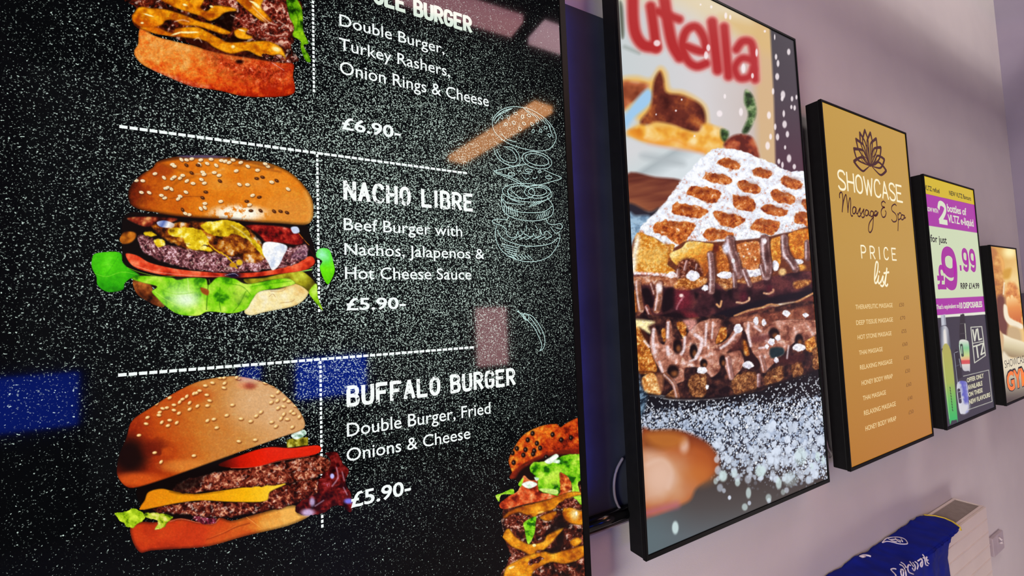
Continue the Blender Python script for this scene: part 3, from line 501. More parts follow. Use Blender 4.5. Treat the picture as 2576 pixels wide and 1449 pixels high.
    # ledge of sugar and the chocolate band between the layers
    P.poly([(40,690),(300,680),(620,720),(960,760),(1400,790),(1900,690),(2420,640),(2430,950),(1900,1060),(1400,1210),(1100,1290),(700,1260),(300,1300),(60,1260)], lambda x,y: ramp(fbm(x,y,26,3,38),[(.25,(34,16,22)),(.5,(64,30,36)),(.75,(96,46,46))]), soft=2)
    P.poly([(590,750),(960,700),(1010,790),(800,870),(620,860)], crumb((130,60,16),(206,128,56),(238,196,150),22), soft=3); P.poly([(1120,740),(1380,720),(1340,860),(1270,880),(1180,800)], crumb((110,52,20),(180,110,60),(224,170,120),24), soft=3); P.poly([(1400,730),(1720,680),(1740,740),(1560,790),(1420,770)], crumb((120,60,30),(190,120,70),(226,170,120),25), soft=3)
    P.poly([(60,700),(600,700),(560,830),(300,800),(70,800)], lambda x,y: ramp(fbm(x,y,12,3,8),[(.25,(140,70,40)),(.5,(190,120,84)),(.75,(232,190,170))]), soft=4)
    for q in ([(170,870),(280,860),(335,1080),(250,1100),(200,1000)],[(500,860),(600,870),(595,1080),(450,1170),(430,1000)],[(150,1130),(230,1120),(275,1235),(190,1280)],[(350,1250),(500,1170),(700,1170),(720,1230),(560,1330),(400,1370)],[(1100,900),(1200,890),(1200,1010),(1150,1040)],[(1280,880),(1345,870),(1330,990)],[(860,900),(920,930),(880,990)]): P.poly(q, (20,9,14), soft=4)
    P.poly([(620,880),(790,890),(810,1080),(640,1130)], (112,28,42), soft=9, a=.85); P.line([(720,960),(650,1060),(630,1120)],16,(226,150,160),soft=2.5,a=.7); P.blob(690,945,26,22,(250,220,214),soft=.6); P.poly([(700,1160),(860,1170),(900,1240),(800,1260)], (120,30,40), soft=6, a=.7)
    strand([(120,770),(135,950),(165,1130)],84,(176,108,70)); strand([(400,800),(395,980),(370,1130)],96,(172,106,76)); strand([(300,790),(340,920)],40,(150,84,60)); strand([(240,1090),(330,1310)],56,(140,66,50)); P.blob(405,850,36,60,(248,238,240),soft=.6); strand([(70,900),(100,1220)],50,(206,110,30),hl=.3)
    for bx,by,r in ((1500,960,70),(1830,860,52)): P.blob(bx,by,r*.7,r,(74,22,34),soft=.6); P.line([(bx-r*1.3,by+r*1.05),(bx-r*.2,by+r*1.2),(bx+r*.9,by+r*.7),(bx+r*1.0,by+r*.2)],26,(206,150,116),soft=1.8)
    P.line([(1150,1060),(1190,1090),(1210,1020)],26,(226,164,110),soft=1.8); P.poly([(2150,770),(2350,740),(2350,800),(2180,860)], crumb((110,50,20),(190,120,60),(230,170,100),5), soft=3)
    P.poly([(1000,1270),(1200,1150),(1500,1060),(1900,960),(2430,860),(2430,960),(1900,1040),(1420,1190),(1340,1320),(1190,1310)], (16,12,22), soft=4)
    P.poly([(1390,1215),(1560,1150),(1850,1080),(2040,1110),(2430,950),(2430,1420),(1380,1420)], (104,48,38), soft=3); P.line([(1380,1210),(1560,1140),(1740,1100),(1850,1060),(2040,1090),(2200,1020),(2400,915)],26,(196,136,90),soft=1.5)
    for bx,by,rx,ry in ((1260,680,110,44),(1600,660,130,46),(1700,640,60,44),(1910,560,46,70),(2205,510,64,36),(840,690,90,66),(560,680,60,40),(1005,850,48,36)): white(bx,by,rx,ry)
    P.line([(90,655),(300,665),(600,690)],36,lambda x,y: ramp(fbm(x,y,5,3,3),[(.3,(226,160,140)),(.55,(246,236,240))]),soft=2,rough=(2,6)); P.blob(2000,640,46,46,(240,196,130),soft=.5); P.blob(2240,580,60,40,(226,150,60),soft=.5)
    for q,w in (([(1060,410),(1085,640),(1078,890)],84),([(1315,225),(1330,350),(1385,490),(1425,670)],128),([(1765,215),(1775,400),(1805,560),(1790,690)],124),([(2020,195),(2035,400),(2120,520),(2165,600)],100),([(2320,260),(2320,460)],76),([(1372,660),(1385,830)],54),([(1500,620),(1575,810)],62),([(1725,560),(1765,700)],54)): strand(q,w,(140,94,88),(60,30,28))
    P.blob(1270,335,44,66,(226,226,244),soft=.6); P.blob(1362,495,22,30,(250,250,254)); P.blob(1770,240,26,36,(246,240,246),soft=.5); P.blob(1140,330,40,46,(96,30,16),soft=.7); P.blob(1800,440,34,80,(50,22,22),soft=.8,a=.8)
    # lower waffle
    use(D6)
    P.poly([(60,-20),(300,-40),(700,0),(1200,-40),(1400,-20),(2500,-200),(2560,600),(2450,730),(2000,870),(1680,960),(1400,1010),(1000,1050),(640,1050),(430,1000),(200,980),(120,720)], lambda x,y: ramp(fbm(x,y,14,3,61),[(.3,(24,12,16)),(.55,(58,30,28)),(.8,(110,60,44))]), soft=2)
    P.poly([(1340,0),(2000,-90),(2500,-180),(2520,120),(1800,130),(1480,110)], lambda x,y: ramp(fbm(x,y,18,3,63),[(.3,(84,36,28)),(.55,(126,66,48)),(.8,(170,104,76))]), soft=4)
    oc = crumb((130,56,10),(206,122,44),(242,196,120),31)
    for q in ([(60,120),(170,130),(280,400),(350,560),(360,700),(130,700),(90,400)],[(630,60),(745,70),(745,290),(680,210)],[(435,150),(505,150),(505,330),(450,270)],[(1180,130),(1265,125),(1270,260),(1130,335),(1150,220)],[(1470,300),(1540,280),(1580,440),(1500,460)],[(2300,220),(2400,220),(2440,420),(2310,420)],[(2180,250),(2260,250),(2240,330)]): P.poly(q, oc, soft=2, rough=(2,7))
    P.poly([(70,20),(340,50),(260,110),(300,200),(220,170),(110,110)], (250,232,170), soft=4); P.poly([(150,120),(260,230),(290,330),(200,260)], (60,22,12), soft=4); P.line([(130,700),(300,700),(400,720)],16,(70,26,10),soft=3)
    br = crumb((76,36,18),(150,92,52),(206,146,92),33)
    for q in ([(790,780),(1000,720),(1012,990),(870,1032),(800,960)],[(1360,770),(1640,700),(1665,930),(1400,1004)],[(1795,720),(1990,620),(2005,800),(1785,872)],[(2115,610),(2240,560),(2265,730),(2140,765)],[(478,1030),(560,940),(640,940),(652,1045)],[(2390,420),(2480,400),(2490,640),(2400,660)]): P.poly(q, br, soft=2, rough=(3,9), edge=(5,.55))
    P.poly([(185,775),(345,728),(430,975),(300,985),(215,960)], crumb((190,110,40),(232,170,100),(252,226,170),35), soft=2); P.poly([(370,740),(460,760),(430,960)], (150,90,60), soft=4)
    ch = lambda x,y: ramp(fbm(x+8*fbm(x,y,25,2,3),y,15,3,87),[(.22,(112,58,46)),(.42,(160,98,78)),(.56,(186,122,100)),(.72,(214,162,146)),(.88,(242,222,222))])
    P.poly([(278,340),(308,140),(362,130),(402,300),(480,320),(490,40),(556,40),(592,240),(720,262),(800,160),(960,36),(1212,26),(1132,322),(1262,290),(1390,140),(1484,190),(1402,340),(1282,452),(1452,420),(1502,600),(1340,792),(1268,680),(1230,600),(1180,700),(1082,772),(1030,720),(900,642),(742,660),(732,800),(690,832),(560,862),(480,732),(430,702),(330,520)], ch, soft=1.6, edge=(5,.55))
    P.poly([(720,30),(860,20),(880,80),(800,170),(750,90)], (206,140,130), soft=4)
    P.poly([(1490,70),(1600,46),(1780,112),(1900,36),(2100,16),(2480,40),(2480,180),(2280,300),(2152,322),(2000,482),(1842,640),(1768,694),(1700,560),(1600,432),(1548,270)], ch, soft=1.6, edge=(5,.55))
    for bx,by,rx,ry in ((640,365,58,100),(850,432,52,100),(980,590,48,58),(1225,560,44,80),(580,695,80,88),(1890,205,72,78),(2215,290,56,90)):
        P.blob(bx,by,rx,ry,(20,8,10),soft=.3); P.blob(bx+rx*.25,by+ry*.3,rx*.5,ry*.4,(168,98,50),soft=.8,a=.75)
    P.poly([(1478,220),(1540,236),(1600,432),(1690,600),(1600,650),(1480,480)], (36,14,16), soft=4); P.poly([(1490,300),(1530,310),(1570,470),(1510,470)], oc, soft=3)
    P.poly([(1845,395),(2000,385),(2015,470),(1860,520)], (22,44,50), soft=3); P.poly([(1600,240),(1820,210),(1800,290),(1640,320)], (96,44,44), soft=6, a=.8); P.poly([(1300,400),(1440,230),(1470,360),(1400,440)], (92,40,36), soft=6, a=.7); P.poly([(1900,560),(2100,480),(2280,470),(2260,560),(2040,600)], (66,26,26), soft=5, a=.8)
    strand([(480,735),(590,850),(640,1020)],62,(178,110,78)); strand([(1290,520),(1310,640),(1335,770)],70,(190,128,112)); strand([(1720,500),(1745,600),(1765,680)],64,(186,120,96)); strand([(1690,740),(1690,880)],46,(150,96,90))
    for q,w in (([(332,150),(322,300),(345,440)],38),([(520,60),(512,250)],34),([(405,570),(445,690)],32),([(735,250),(725,400),(690,470)],34),([(870,220),(955,290),(930,420),(880,510)],44),([(1015,80),(1000,350)],30),([(1200,390),(1300,320),(1400,190)],34),([(1560,90),(1555,200),(1590,360)],36),([(510,380),(520,470)],44),([(1640,110),(1720,170)],26),([(1100,60),(1085,260)],20),([(800,560),(880,530)],24),([(2080,360),(2060,520)],18),([(1700,390),(1780,380)],26),([(210,300),(270,370)],26)): P.line(q,w,(244,228,234),soft=2.2,a=.85)
    for bx,by,rx,ry in ((1425,140,58,62),(960,680,70,46),(1555,610,72,46),(1860,310,46,44),(1940,258,40,40),(1660,40,34,56),(1760,60,28,48),(2215,385,82,48),(1920,545,34,34),(1022,895,22,28),(1800,370,22,30),(2050,-60,50,40),(2300,-40,40,30)): white(bx,by,rx,ry)
    P.line([(200,975),(600,1046),(1000,1046),(1400,1004),(1800,890),(2200,770),(2480,680)],24,(14,10,14),soft=4)
    kk = P.c.copy(); crisp(P, .2, 4, 11, .35); zz = ((P.y > 560) & (P.y < 1010))[:, None]; P.c = np.where(zz, P.c, kk)
    # board under the waffle and the sugar scattered on it
    use(C6)
    q = [(470,200),(520,270),(560,325),(640,345),(740,362),(860,362),(1000,352),(1120,330),(1230,310),(1400,255),(1500,225),(1660,160),(1800,150),(1800,1500),(400,1500)]
    idx, m, d = P.mask(q, 1.6, True, (3,10)); X = P.x[idx]; Y = P.y[idx]
    yy = (Y-860)*2.46; xx = (X-1400)*2.46
    base = ramp(np.clip((yy-300)/900,0,1),[(0,(14,12,16)),(.12,(18,20,28)),(.3,(40,46,62)),(.48,(58,54,60)),(.62,(70,60,58)),(.8,(80,74,74)),(1,(92,98,104))])
    t = (1-sstep(560,900,xx))*sstep(900,1150,yy); base = base*(1-t[:,None]*.6)+C(92,112,118)*t[:,None]*.6
    dens = sstep(330,470,yy+.10*(xx-1000))*(1-sstep(600,960,yy-.12*(xx-1100)))
    for sc,th,seed,lo in ((4.5,.7,3,.0),(8,.5,5,.0),(12,.3,9,.2),(17,.2,12,.35),(24,.10,15,.5)):
        ww, rid = worley(X, Y*.85, sc, seed)
        pres = rid < np.clip((dens-lo*.5)*th*1.25,0,1); k = (pres*(1-sstep(.26,.46,ww))*np.clip(dens*1.7,0,1))[:,None]*(.95 if sc < 10 else .8)
        tone = ramp(rid*2.2%1,[(0,(168,184,210)),(.5,(208,218,236)),(1,(250,252,255))]); base = base*(1-k)+tone*k
    sp = ((worley(X,Y,3.2,31)[1] > .86)*sstep(250,330,yy+.12*(xx-1000))*(1-sstep(420,520,yy)))[:,None]*.75; base = base*(1-sp)+C(236,240,250)*sp
    P.put(idx, m, base)
    P.poly([(500,190),(535,290),(560,330),(540,430),(505,470)], lambda x,y: ramp(fbm(x+y,y,6,3,4),[(.35,(24,40,56)),(.65,(120,150,175))]), soft=5, a=.9)
    P.poly([(522,575),(600,550),(750,548),(850,578),(940,630),(1002,720),(992,790),(945,842),(865,905),(825,980),(740,1022),(640,1062),(560,1085),(535,1085)],
           lambda x,y: ramp(P.rad((650,840),400,330)(x,y)+.25*(fbm(x,y,60,3,8)-.5),[(0,(214,172,150)),(.3,(206,150,112)),(.6,(184,102,56)),(.85,(140,62,26)),(1.1,(112,44,24))]), soft=6)
    P.poly([(540,585),(640,560),(740,560),(700,640),(600,670),(535,660)], (124,62,28), soft=12, a=.75); P.poly([(840,640),(960,680),(985,780),(930,840),(860,800)], (186,92,36), soft=16, a=.7); P.poly([(535,700),(620,690),(700,760),(720,860),(660,960),(560,990),(535,960)], (222,184,164), soft=16, a=.6); P.line([(560,760),(650,730),(710,800),(690,900)],14,(236,206,190),soft=8,a=.5)
    P.line([(540,1065),(640,1035),(740,1010)],34,(176,98,118),soft=10,a=.85); P.blob(640,830,60,80,(226,184,160),soft=.8,a=.8); P.blob(790,640,28,44,(230,190,170),soft=.7,a=.8); P.poly([(560,570),(720,560),(800,600),(720,660),(600,640)], (190,112,44), soft=10, a=.8); P.blob(880,820,80,60,(196,112,50),soft=.9,a=.7)
    rs = np.random.RandomState(8)
    for k in range(190):
        bx = rs.uniform(980,1660); by = rs.uniform(470,860) if k < 150 else rs.uniform(640,1000); r = rs.uniform(9,26)
        if by > 850 and rs.rand() < .5: continue
        P.blob(bx,by,r*.85,r*1.1,(np.array((204,214,230))+rs.uniform(-16,22)),soft=.3,a=rs.uniform(.55,.95))
    for bx,by,rx,ry,a in ((735,1150,20,40,.9),(1165,1022,18,22,.7),(1188,935,16,34,.75),(1120,870,16,24,.75),(1312,965,18,24,.6),(1375,875,18,36,.8),(1402,930,14,18,.5),(1262,800,32,36,.9),(985,862,14,20,.6),(1445,850,46,44,.4),(1030,830,26,34,.9),(1100,815,20,24,.6),(1510,710,36,56,.6),(1580,770,12,20,.6),(1615,710,14,30,.8),(1650,730,12,28,.7)): P.blob(bx,by,rx,ry,(206,226,226),soft=.3,a=a)
    use(C4)
    for bx,by,rx,ry in ((1410,315,12,24),(1333,345,9,22),(1345,385,10,26),(1340,465,14,26),(1315,555,9,24),(1375,575,16,30),(1370,600,10,18),(1430,600,9,20),(1457,590,7,18),(1426,650,8,16),(1446,655,9,20),(1380,690,9,26),(1385,755,16,28),(1402,815,12,24),(1328,770,9,24),(1342,832,12,26),(1388,895,8,16),(1412,962,16,30),(1444,1012,12,20),(1372,1002,9,24),(1350,980,10,20),(610,262,24,24),(922,290,14,26),(908,335,14,30),(1135,415,14,34),(1215,320,9,30),(1190,460,10,20),(1282,885,16,30),(1300,830,10,22),(1290,700,14,28),(990,690,20,24),(1120,680,14,30),(1022,585,9,18),(940,42,8,12),(1028,95,10,24),(1055,105,8,18),(760,605,6,8),(725,672,7,8),(838,826,7,8),(605,695,5,7),(875,28,6,8),(1265,190,8,10),(1325,225,5,22)):
        P.blob(bx,by,rx*.85,ry*.8,(250,238,240),soft=.35,a=.85)
def paint_gym(P):
    x, y = P.x, P.y; P.s = 2.897; P.o = np.array((2440.,560.))
    P.c[:] = ramp(P.lin((170,200),(330,520))(x,y)+.3*(fbm(x,y,16,3,4)-.5),[(0,(216,160,70)),(.4,(226,180,96)),(.8,(238,208,140)),(1,(232,190,120))])
    P.poly([(150,190),(215,230),(245,290),(250,420),(235,600),(215,820),(190,600),(160,330)], lambda x,y: ramp(fbm(x,y,14,3,5),[(.2,(150,80,30)),(.5,(200,130,50)),(.8,(226,170,90))]), soft=3)
    P.blob(290,215,44,40,(250,236,170),soft=.8); P.poly([(215,235),(250,290),(245,370),(225,300)], (232,170,80), soft=3)
    P.poly([(245,350),(300,335),(290,395),(262,410),(245,400)], (206,150,30), soft=4)
    P.poly([(150,180),(190,200),(180,260),(165,300)], (180,110,50), soft=4, a=.8)
    P.poly([(300,430),(345,470),(385,620),(385,760),(300,700),(260,560),(262,470)], lambda x,y: ramp(fbm(x,y,12,3,6),[(.25,(196,110,40)),(.5,(226,150,70)),(.8,(244,196,120))]), soft=4)
    P.poly([(190,560),(250,540),(262,640),(280,770),(260,880),(215,810)], (104,50,28), soft=5)
    for q in ([(265,560),(290,545),(310,640),(300,710),(280,680)],[(295,545),(318,540),(335,650),(325,730),(308,700)],[(320,560),(345,570),(355,680),(345,740),(330,700)],[(345,590),(365,610),(375,700),(368,745),(352,710)]): P.poly(q, lambda x,y: ramp(P.lin((300,540),(330,740))(x,y),[(0,(244,206,140)),(.4,(226,140,60)),(1,(196,92,26))]), soft=1.2)
    P.poly([(245,600),(270,610),(290,690),(380,740),(375,775),(290,745),(250,690)], (240,228,200), soft=2); P.line([(250,440),(245,520)],8,(252,244,220),soft=2); P.line([(255,450),(250,540)],4,(214,160,100))
    P.poly([(285,760),(360,775),(370,880),(290,860),(270,830)], (196,166,120), soft=4)
    P.poly([(225,815),(300,840),(420,890),(420,1000),(300,980),(235,960)], lambda x,y: ramp(P.lin((300,840),(270,970))(x,y),[(0,(240,228,196)),(.5,(206,192,150)),(1,(150,126,88))]), soft=2)
    P.poly([(215,790),(245,830),(240,930),(225,900)], (206,168,120), soft=2)
    P.poly([(235,960),(300,985),(430,1010),(430,1300),(265,1330)], lambda x,y: ramp(P.lin((300,980),(320,1290))(x,y),[(0,(226,214,186)),(.25,(222,210,180)),(.7,(150,140,120)),(1,(70,60,52))]), soft=3)
def paint_vape(P):
    A = (3.813, np.array((2260., 420.))); B = (4.0234, np.array((2320., 740.)))
    P.c[:] = C(48,46,58)
    P.s, P.o = A
    far = lambda l, r: [l, r]
    def band(l0, r0, l1, r1, col):   # the band between two edges, each given by a left and a right point
        def ext(l, r):
            l = np.array(l, float); r = np.array(r, float); e = r-l; return l-.4*e, r+.4*e
        a, b = ext(l0, r0); c, d = ext(l1, r1); P.poly([a, b, d, c], col, soft=.5, smooth=False)
    band((235,60),(720,180),(255,256),(712,360),(208,178,22)); band((255,256),(712,360),(283,562),(742,630),(166,46,158)); band((283,562),(742,630),(355,1262),(806,1248),(202,214,178))
    P.s, P.o = B
    band((135,46),(612,22),(148,214),(628,178),(166,46,158)); band((148,214),(628,178),(150,242),(630,206),(222,226,208)); band((150,242),(630,206),(270,1360),(742,1150),(46,45,57))
    P.poly([(188,215),(232,203),(242,312),(194,320)], (186,190,200), smooth=False); P.line([(222,215),(232,310)],6,(120,124,136))
    P.poly([(182,360),(200,325),(238,322),(262,350),(272,400),(288,575),(202,585)], lambda x,y: ramp(P.lin((182,450),(285,450))(x,y),[(0,(70,76,90)),(.25,(150,154,164)),(.5,(196,196,200)),(.75,(140,142,152)),(1,(66,70,84))]), soft=1)
    P.poly([(215,380),(236,370),(250,520),(226,540)], (226,222,214), soft=2); P.line([(206,560),(222,560)],22,(30,32,40)); P.line([(256,556),(272,552)],22,(30,32,40))
    P.poly([(200,588),(290,574),(356,1240),(345,1268),(300,1278),(272,1268)], lambda x,y: ramp(P.lin((240,590),(315,1270))(x,y),[(0,(172,166,78)),(.45,(160,174,76)),(.75,(90,180,84)),(1,(40,176,92))]), soft=1); P.line([(205,590),(275,1262)],5,(226,228,190),a=.6)
    for k in range(9): P.line([(280+k*3.2,942+k*28),(284+k*3.2,956+k*28)],7,(20,40,24))
    P.poly([(384,235),(398,205),(425,208),(436,300),(446,462),(380,468)], (20,20,26)); P.line([(432,300),(443,455)],9,(196,196,180)); P.line([(385,300),(430,296)],3,(110,110,110)); P.line([(386,400),(438,396)],3,(90,90,90))
    P.poly([(372,500),(392,460),(455,468),(474,520),(484,762),(466,776),(412,766),(388,640)], lambda x,y: ramp(P.lin((430,470),(440,770))(x,y),[(0,(214,216,206)),(.25,(124,196,140)),(.5,(196,206,130)),(.64,(226,160,120)),(.68,(206,70,70)),(.78,(206,80,80)),(.8,(214,206,200)),(1,(190,188,192))]), soft=1)
    P.line([(396,515),(408,620)],26,(40,60,50)); P.line([(376,520),(392,650)],6,(230,232,226),a=.8); P.line([(398,530),(402,600)],8,(190,220,190))
    P.poly([(324,600),(362,580),(404,815),(404,838),(360,862),(345,830)], (16,18,30)); P.line([(324,600),(358,910)],4,(200,204,216)); P.line([(330,592),(360,582)],4,(220,220,226)); P.line([(374,655),(392,740)],5,(200,204,216)); P.line([(338,730),(385,712)],3,(120,126,150))
    P.poly([(350,915),(432,880),(462,940),(470,1160),(452,1200),(412,1212),(376,1180)], lambda x,y: ramp(P.lin((360,1050),(470,1030))(x,y)+.35*(fbm(x,y,6,3,3)-.5),[(0,(214,214,220)),(.35,(190,192,206)),(.6,(84,88,180)),(.85,(110,112,190)),(1,(170,170,200))]), soft=1)
    P.line([(370,970),(384,1090)],30,(44,42,60)); P.line([(368,990),(392,980)],5,(200,200,210)); P.line([(380,1060),(400,1050)],5,(200,200,210)); P.poly([(380,1130),(470,1110),(465,1180),(410,1208)], (206,206,212), soft=5)
    P.line([(492,335),(602,328),(640,620),(530,695),(492,335)],9,(214,214,196),smooth=False); P.line([(515,497),(620,476)],8,(214,214,196))
    for q in ([(512,362),(532,470),(548,358)],[(560,352),(574,462),(600,452)],[(520,530),(580,512)],[(550,522),(566,640)],[(588,505),(618,498),(596,612),(630,592)]): P.line(q,15,(214,214,196),smooth=False)
    P.line([(417,830),(672,768),(708,1085),(460,1172)],6,(206,206,190),smooth=False)
# ================================================================ materials
M_black = noisy('black_plastic', (8,8,10), (11,11,13), 40, rough=.55, spec=.12)
M_bezel = noisy('black_bezel', (6,6,7), (9,9,10), 60, rough=.45, spec=.12)
M_steel = mat('bright_metal', (196,190,196), .25, 1.0)
M_wall = noisy('painted_wall', (203,195,197), (208,200,201), 3, rough=.75, bump=.15, spec=.25, bscale=220)
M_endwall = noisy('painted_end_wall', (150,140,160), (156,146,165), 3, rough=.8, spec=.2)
M_floor = noisy('grey_floor', (150,144,142), (166,160,156), 6, rough=.45)
M_ceil = noisy('dark_ceiling', (60,56,64), (70,66,72), 4, rough=.8)
M_panel = noisy('charcoal_panel', (46,50,62), (54,58,70), 8, rough=.6, spec=.2)
def picture_mat(name, gloss=.06, spec=.35, strength=1.0):
    m = mat(name, (2,2,2), gloss, spec=spec); b = m.node_tree.nodes['Principled BSDF']
    a = node(m, 'ShaderNodeAttribute'); a.attribute_name = 'Col'
    link(m, a.outputs['Color'], b.inputs['Emission Color']); b.inputs['Emission Strength'].default_value = strength
    return m
def glow(name, rgb, s=1.0, gloss=.06, spec=.35): return mat(name, (2,2,2), gloss, spec=spec, emit=rgb, emit_s=s)
M_pic = picture_mat('lit_picture'); M_pic2 = picture_mat('lit_poster_picture', .16, .3)
M_white = glow('lit_white', (244,250,248)); M_mint = glow('lit_mint', (196,226,222)); M_headtop = glow('lit_pale_green', (222,236,222))

def mesh_from_arrays(name, V, Q, col, m, parent):
    me = bpy.data.meshes.new(name); me.vertices.add(len(V)); me.vertices.foreach_set('co', V.astype(np.float32).ravel())
    me.loops.add(len(Q)*4); me.loops.foreach_set('vertex_index', Q.astype(np.int32).ravel())
    me.polygons.add(len(Q)); me.polygons.foreach_set('loop_start', np.arange(0, len(Q)*4, 4, dtype=np.int32))
    me.update(calc_edges=True)
    at = me.color_attributes.new('Col', 'FLOAT_COLOR', 'POINT')
    at.data.foreach_set('color', np.concatenate([lin1(np.clip(col, 0, 1)), np.ones((len(col), 1))], 1).astype(np.float32).ravel())
    me.materials.append(m); o = bpy.data.objects.new(name, me); COL.objects.link(o); o.parent = parent; o.matrix_parent_inverse = parent_world(parent).inverted()
    return o
def cut_picture(name, fn, x0, y0, x1, y1, step, s, o, ypl, m, parent, clipX=None):
    """a picture with a free outline shown in the plane y = ypl"""
    xs = np.arange(x0, x1, step); ys = np.arange(y0, y1, step); Xp, Yp = np.meshgrid(xs, ys); n = len(xs)
    P = Painter(Xp.ravel(), Yp.ravel(), s, o); fn(P)
    d = (Xp.ravel()-IW/2)[:, None]/FPX*R_-(Yp.ravel()-IH/2)[:, None]/FPX*U_+F_; d = d*(ypl/d[:, 1])[:, None]
    V = d+np.array((0, 0, CAM_H)); keep = P.A > .35
    if clipX: keep &= V[:, 0] < clipX
    i = (np.arange(len(ys)-1)[:, None]*n+np.arange(n-1)[None, :]).ravel(); Q = np.stack([i, i+n, i+n+1, i+1], 1)
    Q = Q[keep[Q].all(1)]; used = np.unique(Q); idx = np.zeros(len(V), int); idx[used] = np.arange(len(used))
    return mesh_from_arrays(name, V[used], idx[Q], P.c[used], m, parent)
def full_picture(name, fn, X0, X1, Z0, Z1, nx, nz, ypl, m, parent):
    xs = np.linspace(X0, X1, nx); zs = np.linspace(Z0, Z1, nz); X, Z = np.meshgrid(xs, zs); X = X.ravel(); Z = Z.ravel()
    px, py = to_px(X, ypl, Z); P = Painter(px, py); fn(P)
    i = (np.arange(nz-1)[:, None]*nx+np.arange(nx-1)[None, :]).ravel(); Q = np.stack([i, i+1, i+nx+1, i+nx], 1)
    return mesh_from_arrays(name, np.stack([X, np.full(len(X), ypl), Z], 1), Q, P.c, m, parent)
FONT_CAP = None
def text(name, s, bl, top, right, ypl, m, parent, bold=0.0, space=1.0, shear=0.0):
    """writing whose baseline starts at picture position bl, cap height reaches top, last letter ends at right (x)"""
    global FONT_CAP
    def mk(st, b):
        c = bpy.data.curves.new('t', 'FONT'); c.body = st; c.offset = b; c.space_character = space; c.resolution_u = 3; c.shear = shear
        t = bpy.data.objects.new('t', c); COL.objects.link(t); bpy.context.view_layer.update()
        me = bpy.data.meshes.new_from_object(t.evaluated_get(bpy.context.evaluated_depsgraph_get()))
        COL.objects.unlink(t); bpy.data.objects.remove(t); bpy.data.curves.remove(c); return me
    h = mk('H', bold); cap = max(v.co.y for v in h.vertices)-min(v.co.y for v in h.vertices); b0 = min(v.co.y for v in h.vertices); bpy.data.meshes.remove(h)
    me = mk(s, bold); x0 = min(v.co.x for v in me.vertices); x1 = max(v.co.x for v in me.vertices)
    A = at_y(bl[0], bl[1], ypl); T = at_y(bl[0], top, ypl)
    lo, hi = A.x, A.x+5                                             # where the baseline passes the given right end
    for _ in range(60):
        mid = (lo+hi)/2; px, _y = to_px(mid, ypl, A.z)
        if px < right: lo = mid
        else: hi = mid
    sx = (lo-A.x)/(x1-x0); sz = (T.z-A.z)/cap
    for v in me.vertices: v.co = (A.x+(v.co.x-x0)*sx, ypl, A.z+(v.co.y-b0)*sz)
    me.materials.append(m); o = bpy.data.objects.new(name, me); COL.objects.link(o); o.parent = parent; o.matrix_parent_inverse = parent_world(parent).inverted()
    return o
def strokes(name, lines, s, o, w, ypl, m, parent, smooth=True, taper=False, n=6):
    bm = BM(); k = 0
    for q in lines:
        ww = w
        if isinstance(q, tuple) and isinstance(q[1], (int, float)) and isinstance(q[0], list): q, f = q; ww = w*f
        q = np.array(q, float)/s+np.array(o, float); closed = len(q) > 3 and np.allclose(q[0], q[-1])
        if smooth and len(q) > 2:
            q = crom(q[:-1], True, n) if closed else crom(q, False, n)
            if closed: q = np.concatenate([q, q[:1]])
        pts = [at_y(a[0], a[1], ypl) for a in q]; ribbon(bm, [(p.x, p.z) for p in pts], ww, ypl, k*4e-6, taper); k += 1
    return obj(name, bm, m, parent)

